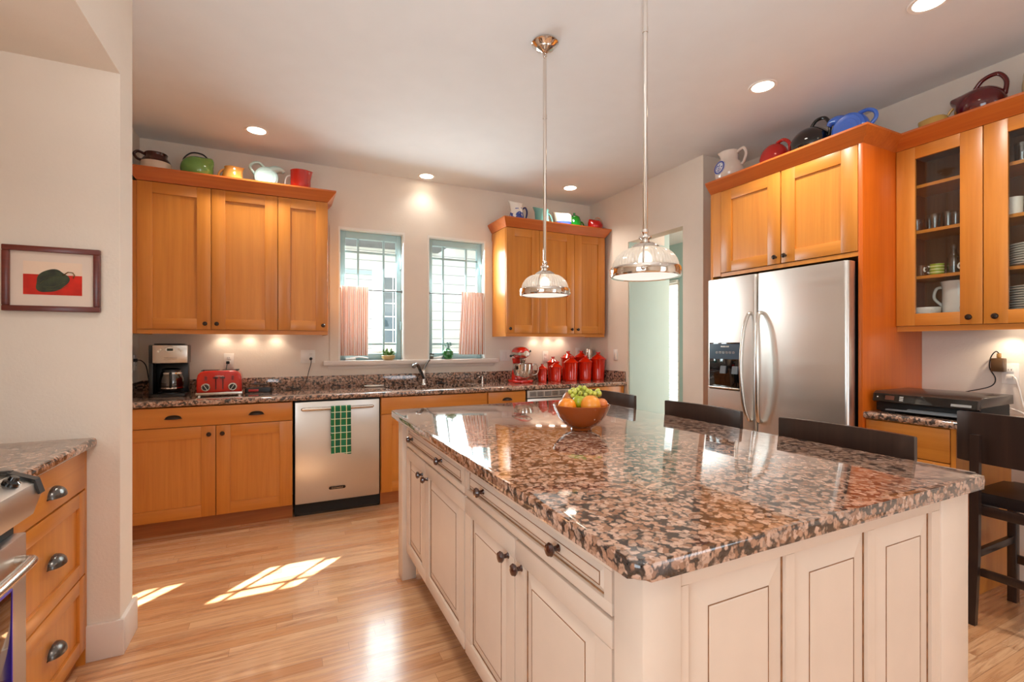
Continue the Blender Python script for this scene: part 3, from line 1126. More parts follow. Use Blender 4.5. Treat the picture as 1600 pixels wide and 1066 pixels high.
# posts
for (xa, xb, ya, yb) in ((0.578, 0.655, 2.595, 2.69), (0.6, 0.697, 0.688, 0.775), (1.692, 1.851, 0.688, 0.775), (1.76, 1.851, 2.595, 2.69)):
    B(xa - 1.2, xb - 1.2, ya - 1.7, yb - 1.7, 0, SLB - 0.001, 0.003).build('post', 'cream', isl)
B(1.45 - 1.2, 1.76 - 1.2, 2.62 - 1.7, 2.66 - 1.7, 0.76, SLB - 0.001).build('apron', 'cream', isl)
# left face: local x = along -Y from Y=2.595
LX = 0.60
for (ya, yb, kn, dr, nk) in ((2.592, 1.662, None, (2.454, 1.949), 0), (1.655, 0.778, None, (1.478, 0.993), 0)):
    wd = ya - yb
    raised(isl, 'drawer', 0, 0, wd - 0.006, 0.118, fr=0.026, loc=IP(LX, ya - 0.003, 0.742), rot=-PI / 2, knobs=[(ya - k, 0.06) for k in dr], bevw=0.012)
    mid = {2.592: 2.205, 1.655: 1.232}[ya]
    w1, w2 = ya - mid - 0.005, mid - yb - 0.005
    raised(isl, 'door', 0, 0, w1, 0.573, loc=IP(LX, ya - 0.003, 0.16), rot=-PI / 2, knobs=[(w1 - 0.045, 0.507)])
    raised(isl, 'door', 0, 0, w2, 0.573, loc=IP(LX, mid - 0.002, 0.16), rot=-PI / 2, knobs=[(0.04, 0.507)])
B(0.6 - 1.2, 0.624 - 1.2, 0.775 - 1.7, 2.595 - 1.7, 0.862, SLB - 0.001).build('face_rail', 'cream', isl)
# end panel facing the camera
ew = 1.692 - 0.697
raised(isl, 'end_panel', 0, 0, ew, 0.80, loc=IP(0.697, 0.692, 0.075), knobs=(),
       frames=[(0.022, 0.318, 0.09, 0.748), (0.348, 0.636, 0.09, 0.748), (0.668, 0.95, 0.09, 0.748)], bevw=0.05)
raised(isl, 'end_panel', 0, 0, 0.80, 0.80, loc=IP(1.45, 2.67, 0.075), rot=PI, frames=[(0.05, 0.38, 0.09, 0.74), (0.42, 0.75, 0.09, 0.74)])

# ------------------------------------------------------------------ right wall: refrigerator and its cabinet
FX, FY0, FY1 = 2.97, 1.567, 2.636
ZT = 2.532
t = thing('refrigerator_cabinet', 'tall maple cabinet built around the refrigerator with two doors on top', 'cabinet', (FX, FY1, 0), -PI / 2)
fw = FY1 - FY0
dp = RW - FX - 0.002
B(fw - 0.024, fw, 0.0, dp, 0, 2.45, 0.001).build('side_panel', wood('maple_side', rgb(202, 98, 18), rgb(184, 80, 10), 'Z'), t)
B(0, 0.022, 0.0, dp, 0, 2.45, 0.001).build('side_panel', 'wood_v', t)
m = MB()
m.box(0.022, fw - 0.024, 0.02, dp, 1.812, 1.83)
m.box(0.022, fw - 0.024, 0.02, dp, 2.43, 2.45)
m.box(0.022, fw - 0.024, dp - 0.01, dp, 1.83, 2.43)
m.box(0.022, 0.092, 0.0, 0.02, 1.812, 2.45)
m.box(0.092, fw - 0.024, 0.004, 0.02, 1.806, 1.832)
m.build('carcass', 'wood_v', t)
for a, b, k in ((0.093, 0.572, 'r'), (0.577, 1.045, 'l')):
    dw = b - a - 0.003
    shaker(t, a, 1.836, dw, 0.612, y=-0.0, st=0.092, rl=0.078, knobpos=({'l': 0.03, 'r': dw - 0.03}[k], 0.045))
crown(t, 0, fw, 0, dp, 2.45, ZT, 0.0, 0.055)

t = thing('refrigerator', 'stainless side-by-side refrigerator with dispenser and curved handles', 'refrigerator', (2.89, 2.602, 0), -PI / 2)
fwid = 1.0
B(0.01, fwid - 0.012, 0.075, 0.68, 0.02, 1.778).build('body', 'blackmatte', t)
B(0.01, fwid - 0.012, 0.05, 0.1, 0.0, 0.09).build('toe_grille', 'black', t)


def fdoor(name, x0, x1):
    m = MB()
    pr = [(x0, 0.07), (x0, 0.022)] + [(x0 + 0.022 - 0.022 * math.cos(a), 0.022 - 0.022 * math.sin(a)) for a in [PI / 2 * k / 6 for k in range(1, 7)]]
    pr += [(x1 - 0.022 + 0.022 * math.sin(a), 0.022 - 0.022 * math.cos(a)) for a in [PI / 2 * k / 6 for k in range(7)]] + [(x1, 0.07)]
    m.prism(pr[::-1], 0.1, 1.778, bev=0.003)
    return m.build(name, 'steel', t)


fz = fdoor('freezer_door', 0.0, 0.415)
fr_ = fdoor('refrigerator_door', 0.421, fwid)
for d, hx, sg in ((fz, 0.378, -1), (fr_, 0.455, 1)):
    m = MB()
    pts = spline([(hx, 0.0, 1.51), (hx + sg * 0.002, -0.028, 1.495), (hx + sg * 0.014, -0.058, 1.38), (hx + sg * 0.024, -0.07, 1.14), (hx + sg * 0.014, -0.058, 0.9), (hx + sg * 0.002, -0.028, 0.79), (hx, 0.0, 0.775)], 6)
    m.tube(pts, 0.0135, 14)
    m.build('handle', 'steel_soft', d)
m = MB()
m.box(0.03, 0.31, -0.006, 0.004, 0.965, 1.31, 0.003)
ds = m.build('dispenser', 'blackgloss', fz)
m = MB()
m.prism([(0.036, 1.19), (0.304, 1.19), (0.304, 1.30), (0.036, 1.30)], -0.0085, -0.005, lambda a, b, c: (a, c, b))
m.build('control_panel', plain('blue_grey_panel', rgb(64, 84, 100), 0.15, coat=0.5), ds)
m = MB()
for k in range(6):
    m.lathe([(0.006, 0), (0.0075, 0), (0.0075, 0.0012), (0.006, 0.0012), (0.006, 0)], 16, (0.10 + k * 0.029, -0.0085, 1.237), AXY)
m.build('button', 'steel_soft', ds)
text('FRIGIDAIRE', 0.014, ds, (0.17, -0.0087, 1.28), (PI / 2, 0, 0), 'steel_soft')
for hx in (0.135, 0.235):
    m = MB()
    m.prism([(0.0, 0.0), (0.045, 0.0), (0.052, 0.055), (0.008, 0.055)], -0.016, -0.006, lambda a, b, c: (a + hx, c - 0.004, b + 1.085))
    m.build('paddle', plain('grey_paddle', rgb(120, 124, 128), 0.3), ds)
m = MB()
m.prism(edge_profile(-0.03, 0.0, 0.975, 0.987, 0.004), 0.04, 0.30, lambda a, b, c: (c, a, b))
m.build('drip_tray', 'steel_soft', ds)

# glass-front wall cabinets
GX, GY0, GY1 = 3.31, 0.385, 1.566
t = thing('glass_front_cabinet', 'maple wall cabinet with glass doors full of dishes above the printer', 'cabinet', (GX, GY1, 1.373), -PI / 2)
gw = GY1 - GY0
dp = RW - GX - 0.002
z0 = 0.03
H = 2.45 - 1.373
c = MB()
c.box(0, 0.018, 0.02, dp, z0, H)
c.box(gw - 0.018, gw, 0.02, dp, z0, H)
c.box(0.018, gw - 0.018, 0.02, dp, z0, z0 + 0.055)
c.box(0.018, gw - 0.018, 0.02, dp, H - 0.018, H)
c.box(0.018, gw - 0.018, dp - 0.01, dp, z0 + 0.055, H - 0.018)
c.box(0.394 - 0.009, 0.394 + 0.009, 0.02, dp - 0.01, z0 + 0.055, H - 0.018)
c.box(0.788 - 0.009, 0.788 + 0.009, 0.02, dp - 0.01, z0 + 0.055, H - 0.018)
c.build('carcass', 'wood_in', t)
m = MB()
m.box(0, gw, 0.012, 0.03, 0, z0)
m.build('light_rail', 'wood_h', t)
SHZ = [1.698, 1.965, 2.232]
for i in range(3):
    xa = 0.0 + 0.394 * i
    for zz in SHZ:
        B(xa + (0.018 if i == 0 else 0.009), xa + 0.394 - (0.018 if i == 2 else 0.009), 0.045, dp - 0.01, zz - 0.018 - 1.373, zz - 1.373).build('shelf', 'wood_h', t)
    shaker(t, xa + 0.002, z0 + 0.002, 0.39, H - z0 - 0.004, st=0.093, rl=0.07, glass=True, knobpos=((0.34, 0.038) if i != 1 else (0.05, 0.038)))
crown(t, 0.0, gw, 0, dp, H, ZT - 1.373, -0.05, 0.05)
puck(t, 0.44, dp - 0.08, z0, (RW - 0.08, GY1 - 0.44, 1.373 + z0), 4.0)

# desk: base cabinet, worktop
t = thing('base_cabinet', 'maple drawer cabinet under the printer beside the refrigerator panel', 'cabinet', (2.995, 1.566, 0), -PI / 2)
bw = 0.405
dp = RW - 2.995 - 0.002
c = MB()
c.box(0, 0.018, 0.02, dp, 0.1, SLB - 0.001)
c.box(bw - 0.02, bw, 0.0, dp, 0.0, SLB - 0.001)
c.box(0.018, bw - 0.02, 0.02, dp, 0.1, 0.118)
c.box(0.018, bw - 0.02, 0.02, 0.04, 0.118, SLB - 0.001)
c.build('carcass', 'wood_v', t)
B(0, bw - 0.02, 0.04, 0.06, 0, 0.1).build('toe_kick', 'kick', t)
shaker(t, 0.002, 0.70, bw - 0.026, SLB - 0.006 - 0.70, flat=True, name='drawer', pull=[(0.19, 0.085)])
shaker(t, 0.002, 0.405, bw - 0.026, 0.29, name='drawer', st=0.07, rl=0.06, pull=[(0.19, 0.15)])
shaker(t, 0.002, 0.105, bw - 0.026, 0.295, name='drawer', st=0.07, rl=0.06, pull=[(0.19, 0.15)])
m = MB()
m.prism(edge_profile(0.0, RW - 2.972 - 0.001, 0, 0.038), 0, 1.40, lambda a, b, c: (c, a, b))
o = m.build('desk_countertop', 'granite', None, (2.972, 1.566, SLB), (0, 0, -PI / 2))
tag(o, 'brown granite desk top under the printer on the right wall', 'countertop')

# ------------------------------------------------------------------ left: drawers, worktop, range
t = thing('drawer_cabinet', 'maple three-drawer cabinet with pewter cup pulls beside the range', 'cabinet', (-0.73, 1.876, 0), PI / 2)
bw = 2.492 - 1.876
dp = 0.68
c = MB()
c.box(0, 0.018, 0.02, dp, 0.06, SLB - 0.001)
c.box(bw - 0.018, bw, 0.0, dp, 0.0, SLB - 0.001)
c.box(0.018, bw - 0.018, 0.02, dp, 0.06, 0.078)
c.box(0.018, bw - 0.018, 0.02, 0.04, 0.078, SLB - 0.001)
c.build('carcass', 'wood_v', t)
B(0.018, bw - 0.018, 0.03, 0.05, 0, 0.06).build('toe_kick', 'kick', t)
P3 = lambda z: [(0.305, z, 'pewter', 0.05, 0.036, 0.034)]
shaker(t, 0.003, 0.715, bw - 0.022, SLB - 0.006 - 0.715, flat=True, name='drawer', pull=P3(0.065))
shaker(t, 0.003, 0.372, bw - 0.022, 0.336, name='drawer', st=0.055, rl=0.055, pull=P3(0.168))
shaker(t, 0.003, 0.066, bw - 0.022, 0.30, name='drawer', st=0.055, rl=0.055, pull=P3(0.165))
m = MB()
m.prism(edge_profile(0.0, 0.718, 0, 0.038), 0, 0.628, lambda a, b, c: (c, a, b))
o = m.build('granite_countertop', 'granite', None, (-0.70, 1.870, SLB), (0, 0, PI / 2))
tag(o, 'small granite worktop beside the range under the framed picture', 'countertop')

t = thing('range', 'stainless gas range at the left edge with black grates', 'range', (-0.68, 1.105, 0), PI / 2)
rw = 0.76
B(0.004, rw - 0.004, 0.03, 0.69, 0.03, 0.90).build('body', 'blackmatte', t)
m = MB()
m.box(0.006, rw - 0.006, 0.0, 0.03, 0.245, 0.752, 0.006)
dr = m.build('oven_door', 'steel', t)
B(0.1, rw - 0.1, -0.003, 0.002, 0.33, 0.62, 0.002).build('oven_window', 'blackgloss', dr)
m = MB()
for q in ((0.095, 0.665, 0.325, 0.33), (0.095, 0.665, 0.62, 0.625), (0.095, 0.1, 0.33, 0.62), (0.661, 0.665, 0.33, 0.62)):
    m.box(q[0], q[1], -0.0035, 0.0005, q[2], q[3])
m.build('window_trim', plain('violet_film', rgb(70, 50, 190), 0.3), dr)
m = MB()
m.tube(spline([(0.07, 0.0, 0.69), (0.075, -0.025, 0.69), (0.11, -0.04, 0.69), (0.38, -0.046, 0.69), (0.65, -0.04, 0.69), (0.685, -0.025, 0.69), (0.69, 0.0, 0.69)], 6), 0.014, 14)
m.build('handle', 'steel_soft', dr)
B(0.006, rw - 0.006, 0.0, 0.03, 0.05, 0.235, 0.005).build('storage_drawer', 'steel', t)
m = MB()
m.prism([(0.06, 0.79), (0.02, 0.79), (-0.012, 0.80), (-0.03, 0.86), (-0.024, 0.895), (0.03, 0.922), (0.06, 0.922)], 0.002, rw - 0.002, lambda a, b, c: (c, a, b))
cp = m.build('control_panel', 'steel', t)
for kx in (0.09, 0.2, 0.38, 0.56, 0.67):
    MB().lathe([(0, 0), (0.02, 0), (0.019, 0.012), (0.012, 0.016), (0.01, 0.026), (0, 0.027)], 20).build('control_knob', 'blackgloss', cp, (kx, 0.005, 0.908), (0.45, 0, 0))
B(rw - 0.022, rw, 0.03, 0.69, 0.9245, 0.934, 0.003).build('edge_trim', 'black', t)
m = MB()
m.prism([(0.035, 0.922), (-0.02, 0.898), (-0.032, 0.862), (-0.038, 0.863), (-0.026, 0.905), (0.035, 0.932)], rw - 0.03, rw, lambda a, b, c: (c, a, b))
m.build('end_cap', 'black', t)
B(0.0, rw, 0.03, 0.69, 0.90, 0.924, 0.005).build('cooktop', 'steel_soft', t)
for gx in (0.2, 0.56):
    g = MB()
    for (bx, by) in ((gx, 0.2), (gx, 0.5)):
        g.lathe([(0, 0.924), (0.05, 0.924), (0.05, 0.934), (0.034, 0.942), (0, 0.942)], 20, (bx, by, 0))
    g.build('burner', 'iron', t)
    g = MB()
    for dx in (-0.15, 0.0, 0.15):
        g.box(gx + dx - 0.007, gx + dx + 0.007, 0.06, 0.66, 0.945, 0.965, 0.003)
    for yy in (0.06, 0.2, 0.35, 0.5, 0.646):
        g.box(gx - 0.157, gx + 0.157, yy, yy + 0.014, 0.945, 0.963, 0.003)
    for dx in (-0.15, 0.15):
        for yy in (0.067, 0.653):
            g.box(gx + dx - 0.006, gx + dx + 0.006, yy - 0.006, yy + 0.006, 0.924, 0.947)
    g.build('grate', 'iron', t)

# ------------------------------------------------------------------ stools
st = thing('counter_stool', 'dark counter stool nearest the doorway, partly behind the fruit bowl', 'stool', (1.80, 2.585, 0), -PI / 2, 'espresso counter stools')


def make_stool(t):
    def yb(x):
        return 0.188 - 0.028 * (1 - (x / 0.25) ** 2) * -1 - 0.028
    m = MB()
    n = 14
    fr, bk = [], []
    for i in range(n + 1):
        x = -0.25 + 0.5 * i / n
        y = 0.165 + 0.03 * (1 - (x / 0.25) ** 2)
        fr.append((x, y))
        bk.append((x, y + 0.02))
    m.prism(fr + bk[::-1], 0.742, 0.976, bev=0.005)
    m.build('backrest', 'espresso', t)
    for sx in (-1, 1):
        m = MB()
        y0 = 0.165 + 0.03 * (1 - (0.17 / 0.25) ** 2) + 0.021
        L = [(sx * 0.17, y0 + 0.055, 0.0), (sx * 0.17, y0 + 0.022, 0.30), (sx * 0.17, y0 + 0.016, 0.60), (sx * 0.17, y0 + 0.014, 0.874)]
        rings = []
        for x, y, z in L:
            rings.append([m.bm.verts.new((x + a * 0.017, y + b * 0.014, z)) for a, b in ((-1, -1), (1, -1), (1, 1), (-1, 1))])
        m._f(rings[0][::-1])
        m._f(rings[-1])
        for k in range(3):
            for i in range(4):
                j = (i + 1) % 4
                m._f([rings[k][i], rings[k][j], rings[k + 1][j], rings[k + 1][i]])
        m.build('leg', 'espresso', t, smooth=0)
        B(sx * 0.17 - 0.018, sx * 0.17 + 0.018, -0.2, -0.164, 0, 0.545, 0.003).build('leg', 'espresso', t)
        B(sx * 0.17 - 0.01, sx * 0.17 + 0.01, -0.164, 0.20, 0.30, 0.335, 0.002).build('stretcher', 'espresso', t)
        B(sx * 0.17 - 0.011, sx * 0.17 + 0.011, -0.164, 0.19, 0.50, 0.545, 0.002).build('apron', 'espresso', t)
    B(-0.153, 0.153, -0.192, -0.17, 0.20, 0.24, 0.002).build('stretcher', 'espresso', t)
    B(-0.153, 0.153, 0.20, 0.22, 0.22, 0.255, 0.002).build('stretcher', 'espresso', t)
    B(-0.153, 0.153, -0.19, -0.17, 0.50, 0.545, 0.002).build('apron', 'espresso', t)
    B(-0.153, 0.153, 0.185, 0.205, 0.50, 0.545, 0.002).build('apron', 'espresso', t)
    m = MB()
    m.prism(roundrect(-0.205, 0.205, -0.21, 0.172, 0.03), 0.546, 0.60, bev=0.016, seg=4)
    m.build('seat', 'leather', t)


make_stool(st)
dup(st, (1.80, 1.82, 0), label='dark counter stool in the middle of the island side, before the refrigerator')
dup(st, (1.80, 1.125, 0), label='dark counter stool at the near end of the island, left of the printer')
dup(st, (3.13, 0.888, 0), PI / 2, label='dark counter stool drawn up to the desk at the right edge')

# ------------------------------------------------------------------ pendants
pd = thing('pendant_light', 'chrome pendant with ribbed glass dome, the farther one over the island', 'pendant light', (1.228, 2.162, CEIL), 0, 'island pendants')


def make_pendant(t):
    m = MB()
    m.lathe([(0, 0), (0.068, 0), (0.07, -0.008), (0.062, -0.014), (0.058, -0.02), (0.05, -0.026), (0.045, -0.036), (0.03, -0.044), (0.018, -0.05), (0.012, -0.056), (0, -0.056)], 36)
    m.build('canopy', 'chrome', t)
    m = MB()
    m.tube(arc((0, 0, -0.066), 0.011, 0, 2 * PI, 16, 'XZ')[:-1], 0.003, 8, closed=True)
    m.tube(arc((0, 0, -0.084), 0.009, 0, 2 * PI, 16, 'YZ')[:-1], 0.003, 8, closed=True)
    m.build('link', 'chrome', t)
    ZB = 1.552 - CEIL
    m = MB()
    m.tube([(0, 0, -0.09), (0, 0, ZB + 0.165)], 0.0092, 14)
    m.tube([(0, 0, -0.38), (0, 0, -0.40)], 0.0108, 14)
    m.build('rod', 'chrome', t)
    m = MB()
    m.lathe([(0, 0.182), (0.011, 0.182), (0.014, 0.17), (0.01, 0.162), (0.022, 0.155), (0.024, 0.148), (0.014, 0.142), (0.016, 0.13), (0.034, 0.128), (0.05, 0.117), (0.056, 0.108), (0.055, 0.104), (0, 0.104)], 32, (0, 0, ZB))
    m.build('cap', 'chrome', t)
    m = MB()

    def rib(p, a):
        r = math.hypot(p.x, p.y)
        k = 1 + 0.014 * math.cos(a * 56)
        return (p.x * k, p.y * k, p.z)
    prof = [(0.05 + 0.072 * math.sin(PI / 2 * k / 10), 0.030 + 0.078 * math.cos(PI / 2 * k / 10)) for k in range(11)]
    inner = [(r - 0.005, z) for r, z in prof[::-1]]
    m.lathe(prof + inner + [prof[0]], 336, (0, 0, ZB), warp=rib)
    m.build('glass_shade', 'shade', t)
    m = MB()
    m.lathe([(0.119, 0.002), (0.128, 0.0), (0.131, 0.006), (0.131, 0.03), (0.128, 0.036), (0.121, 0.034), (0.119, 0.03), (0.119, 0.002)], 48, (0, 0, ZB))
    bd_ = m.build('band', 'chrome', t)
    for k in range(3):
        a = 2 * PI * k / 3 - 0.25
        MB().ball((0.134 * math.cos(a), 0.134 * math.sin(a), ZB + 0.016), 0.008, 12, 8).build('thumb_screw', 'chrome', bd_)
    m = MB()
    for k in range(3):
        a = 2 * PI * k / 3 - 0.25
        pts = [((0.057 + 0.068 * math.sin(PI / 2 * q / 10)) * math.cos(a), (0.057 + 0.068 * math.sin(PI / 2 * q / 10)) * math.sin(a), ZB + 0.032 + 0.078 * math.cos(PI / 2 * q / 10)) for q in range(11)]
        m.tube(pts, 0.0035, 8)
    m.build('strap', 'chrome', t)
    m = MB()
    m.lathe([(0, -0.006), (0.06, -0.004), (0.119, 0.004), (0.119, 0.008), (0, 0.0)], 40, (0, 0, ZB))
    m.build('diffuser', emit('pendant_diffuser', (1.0, 0.9, 0.8, 1), 0.75), t)
    MB().ball((0, 0, ZB + 0.066), (0.026, 0.026, 0.034), 16, 10).build('bulb', emit('pendant_bulb', (1.0, 0.85, 0.66, 1), 7.0), t)


make_pendant(pd)
dup(pd, (1.232, 1.40, CEIL), label='chrome pendant with ribbed glass dome, the nearer one over the island')

# ------------------------------------------------------------------ pitchers on top of the cabinets
def glz_(name, c, rough=0.12):
    return plain(name, rgb(*c), rough, coat=0.5, vary=0.03)


def jug(label, loc, rz, prof, mats, mis=None, squash=1.0, spout=None, handle=None, hmat=None, hr=0.008, lid=None, cat='pitcher', name='pitcher', hflat=1.0, extra=None, tilt=0):
    """spout points along local +x. prof: (r, z) outside from the foot up; the wall is given thickness inside"""
    t = thing(name, label, cat, loc, rz, 'pitchers on top of the cabinets')
    t.scale = (1.08, 1.08, 1.1) if loc[0] < 3.1 else (1, 1, 1)
    top = prof[-1]
    inner = [(max(r - 0.005, 0.002), z) for r, z in prof[::-1][:max(2, len(prof) // 2)]]
    full = list(prof) + inner + [(0, inner[-1][1])]
    zt = top[1]

    def warp(p, a):
        x, y, z = p.x, p.y * squash, p.z
        if spout and z > spout[1]:
            k = (z - spout[1]) / max(zt - spout[1], 1e-4)
            wgt = max(0.0, math.cos(a)) ** spout[2]
            x += spout[0] * (k ** spout[3]) * wgt
            z += (spout[4] if len(spout) > 4 else 0.012) * k * wgt
            y *= 1 - 0.35 * wgt * k
        return (x, y, z)
    m = MB()
    mm = None
    if mis:
        mm = list(mis) + [mis[-1]] * (len(full) - len(mis))
    m.lathe(full, 40, (0, 0, 0), None, warp, mm)
    o = m.build('body', mats, t, rot=(0, tilt, 0), smooth=50)
    if handle:
        h = MB()
        pts = spline(handle, 6)
        h.tube(pts, hr, 10, flat=hflat)
        h.build('handle', hmat or (mats[0] if isinstance(mats, list) else mats), t, smooth=60)
    if lid:
        l = MB()
        l.lathe(lid, 32)
        l.build('lid', mats if not isinstance(mats, list) else mats[0], t)
    if extra:
        extra(t)
    return t


def ballprof(r, h, foot=0.6, n=12, a1=0.72, z0=0.0):
    """roundish jug body of max radius r and height h"""
    out = [(0, 0), (r * foot, 0)]
    for k in range(1, n + 1):
        a = -PI / 2 * 0.62 + (PI / 2 * 0.62 + PI / 2 * a1) * k / n
        out.append((r * math.cos(a), 0))
    s0 = math.sin(-PI / 2 * 0.62)
    s1 = math.sin(PI / 2 * a1)
    res = out[:2]
    for k in range(1, n + 1):
        a = -PI / 2 * 0.62 + (PI / 2 * 0.62 + PI / 2 * a1) * k / n
        res.append((r * math.cos(a), h * (math.sin(a) - s0) / (s1 - s0)))
    return res


YL = 4.285
ZL = 2.545
brown, cream = glz_('brown_glaze_pot', (64, 22, 16)), glz_('cream_stoneware', (226, 206, 182))
pr = [(0, 0), (0.072, 0), (0.084, 0.018), (0.09, 0.05), (0.086, 0.078), (0.078, 0.098), (0.064, 0.112), (0.062, 0.132), (0.066, 0.138), (0.064, 0.142)]
jug('brown and cream two-tone stoneware pot, leftmost on the left cabinet', (-0.858, YL, ZL), PI, pr, [cream, brown], [0, 0, 0, 0, 1, 1, 1, 1, 1], handle=None,
    extra=lambda t: MB().tube(spline([(0.082, 0, 0.09), (0.108, 0, 0.1), (0.122, 0, 0.128), (0.1, 0, 0.146), (0.062, 0, 0.132)], 6), 0.009, 10).build('handle', brown, t, smooth=60))
green = glz_('green_enamel', (110, 158, 78))
jug('green enamel ball pitcher with thin black bail handle', (-0.605, YL, ZL), 0, ballprof(0.1, 0.152, a1=0.66), green, squash=0.85, spout=(0.04, 0.09, 3, 1.2, 0.01),
    handle=[(-0.085, 0, 0.10), (-0.075, 0, 0.145), (-0.03, 0, 0.186), (0.03, 0, 0.186), (0.065, 0, 0.158)], hmat='black', hr=0.005)
yel = glz_('apricot_glaze', (226, 160, 76))
jug('small apricot yellow jug between green and pale blue pitchers', (-0.372, YL, ZL), 0, [(0, 0), (0.05, 0), (0.064, 0.02), (0.068, 0.045), (0.058, 0.085), (0.05, 0.108), (0.052, 0.12)], yel,
    spout=(0.026, 0.07, 3, 1.2, 0.008), handle=[(-0.045, 0, 0.105), (-0.075, 0, 0.085), (-0.085, 0, 0.05), (-0.066, 0, 0.025)])


def disc_pitcher(label, loc, rz, mat, r=0.085, th=0.045, hpts=((-0.02, 1.9), (-0.05, 2.25), (-0.095, 2.15), (-0.115, 1.75), (-0.082, 1.2))):
    t = thing('pitcher', label, 'pitcher', loc, rz, 'pitchers on top of the cabinets')
    m = MB()
    prof = [(0, -th), (0.3 * r, -th * 1.02), (0.32 * r, -th * 0.98), (0.55 * r, -th), (0.57 * r, -th * 0.94), (0.78 * r, -th * 0.95), (0.8 * r, -th * 0.86), (0.93 * r, -th * 0.7), (r, -th * 0.3),
            (r, th * 0.3), (0.93 * r, th * 0.7), (0.8 * r, th * 0.86), (0.78 * r, th * 0.95), (0.57 * r, th * 0.94), (0.55 * r, th), (0, th)]
    m.lathe(prof, 48, (0, 0, r * 0.96), Matrix.Rotation(PI / 2, 4, 'X'))
    m.box(-0.045, 0.045, -th * 0.8, th * 0.8, 0, 0.02, 0.004)
    m.build('body', mat, t, smooth=25)
    m = MB()
    P = spline([(0.02, 0, r * 1.45), (0.045, 0, r * 1.72), (0.075, 0, r * 1.86), (0.108, 0, r * 1.84), (0.126, 0, r * 1.66)], 5)
    rs = [0.046 - 0.03 * (k / (len(P) - 1)) ** 1.5 for k in range(len(P))]
    m.tube(P, rs, 14, flat=0.8)
    m.build('spout', mat, t, smooth=60)
    m = MB()
    m.tube(spline([(a, 0, r * b) for a, b in hpts], 6), 0.011, 12)
    m.build('handle', mat, t, smooth=60)
    return t


disc_pitcher('pale aqua disc pitcher with ringed side and loop handle', (-0.135, YL, ZL), 0, glz_('pale_aqua_glaze', (176, 206, 204)), r=0.09)
redE = glz_('red_enamel_jug', (190, 34, 14))
jug('red enamel jug with white handle, rightmost on the left cabinet', (0.115, YL, ZL), 0, [(0, 0), (0.066, 0), (0.071, 0.01), (0.072, 0.1), (0.071, 0.155), (0.073, 0.162)], redE,
    spout=(0.016, 0.11, 3, 1.5, 0.008), handle=[(-0.07, 0, 0.125), (-0.098, 0, 0.105), (-0.106, 0, 0.06), (-0.095, 0, 0.02)], hmat='ceramic', hr=0.006)


def bluewhite():
    t = NT('blue_transfer_ware')
    no = t.n('ShaderNodeTexNoise', None, Vector=t.mapped((32, 32, 32)), Scale=1.0, Detail=3.0)
    sp = t.n('ShaderNodeSeparateXYZ')
    t.t.links.new(t.coord(), sp.inputs[0])
    k = t.math('ADD', no.outputs[0], t.math('MULTIPLY', t.math('SUBTRACT', 0.085, sp.outputs[2]), 3.2))
    t.p(col=t.ramp(k, [(0.49, rgb(232, 228, 218)), (0.53, rgb(40, 66, 150))]), rough=0.12, coat=0.5)
    return t.m


YR = 4.29
ZR = 2.522
navy = glz_('navy_glaze', (28, 36, 92))
jug('tall white jug with blue painted scene, leftmost on the right cabinet', (2.11, YR, ZR), PI, [(0, 0), (0.062, 0), (0.07, 0.02), (0.068, 0.06), (0.058, 0.11), (0.056, 0.15), (0.06, 0.17)], bluewhite(),
    spout=(0.03, 0.11, 3, 1.3, 0.025), handle=[(-0.056, 0, 0.13), (-0.09, 0, 0.15), (-0.108, 0, 0.11), (-0.095, 0, 0.05), (-0.066, 0, 0.03)], hmat=navy, hr=0.008)
turq = glz_('turquoise_glaze', (112, 178, 170))
jug('turquoise pitcher behind the pendant rod on the right cabinet', (2.40, YR, ZR), PI, [(0, 0), (0.068, 0), (0.074, 0.02), (0.066, 0.07), (0.062, 0.12), (0.068, 0.148)], turq,
    spout=(0.03, 0.09, 3, 1.3, 0.02), handle=[(-0.06, 0, 0.13), (-0.095, 0, 0.105), (-0.115, 0, 0.05), (-0.108, 0, 0.008)], hr=0.008)
blueband = glz_('cobalt_band', (58, 84, 168))
jug('white jug with cobalt blue lower band on the right cabinet', (2.655, YR, ZR), PI, [(0, 0), (0.083, 0), (0.086, 0.03), (0.086, 0.055), (0.086, 0.056), (0.085, 0.12), (0.08, 0.128)],
    [blueband, glz_('ivory_glaze', (226, 212, 196))], [0, 0, 0, 0, 1, 1, 1], spout=(0.03, 0.1, 6, 1.0, 0.018))
grn = glz_('bright_green_enamel', (16, 132, 34))
jug('bright green lidded coffee pot on the right cabinet', (2.845, YR + 0.07, ZR), PI, [(0, 0), (0.064, 0), (0.07, 0.03), (0.072, 0.07), (0.062, 0.12), (0.052, 0.14)], grn,
    spout=(0.034, 0.085, 5, 1.0, 0.005), handle=[(-0.06, 0, 0.11), (-0.1, 0, 0.1), (-0.112, 0, 0.06), (-0.085, 0, 0.02)], hr=0.007,
    lid=[(0.054, 0.138), (0.053, 0.144), (0.035, 0.158), (0.012, 0.166), (0.009, 0.172), (0.012, 0.186), (0, 0.19)])
red2 = glz_('cherry_red_glaze', (184, 18, 16))
jug('low red ball jug with pale handle, rightmost on the right cabinet', (3.045, YR - 0.04, ZR), PI, ballprof(0.078, 0.105, a1=0.6), red2, squash=0.9, spout=(0.03, 0.06, 3, 1.2, 0.01),
    handle=[(0.01, 0, 0.108), (-0.02, 0, 0.14), (-0.065, 0, 0.125), (-0.085, 0, 0.07)], hmat=glz_('pale_handle', (214, 168, 140)), hr=0.007)

XF, ZF = 3.16, 2.532
wst = glz_('white_stoneware', (222, 206, 192))


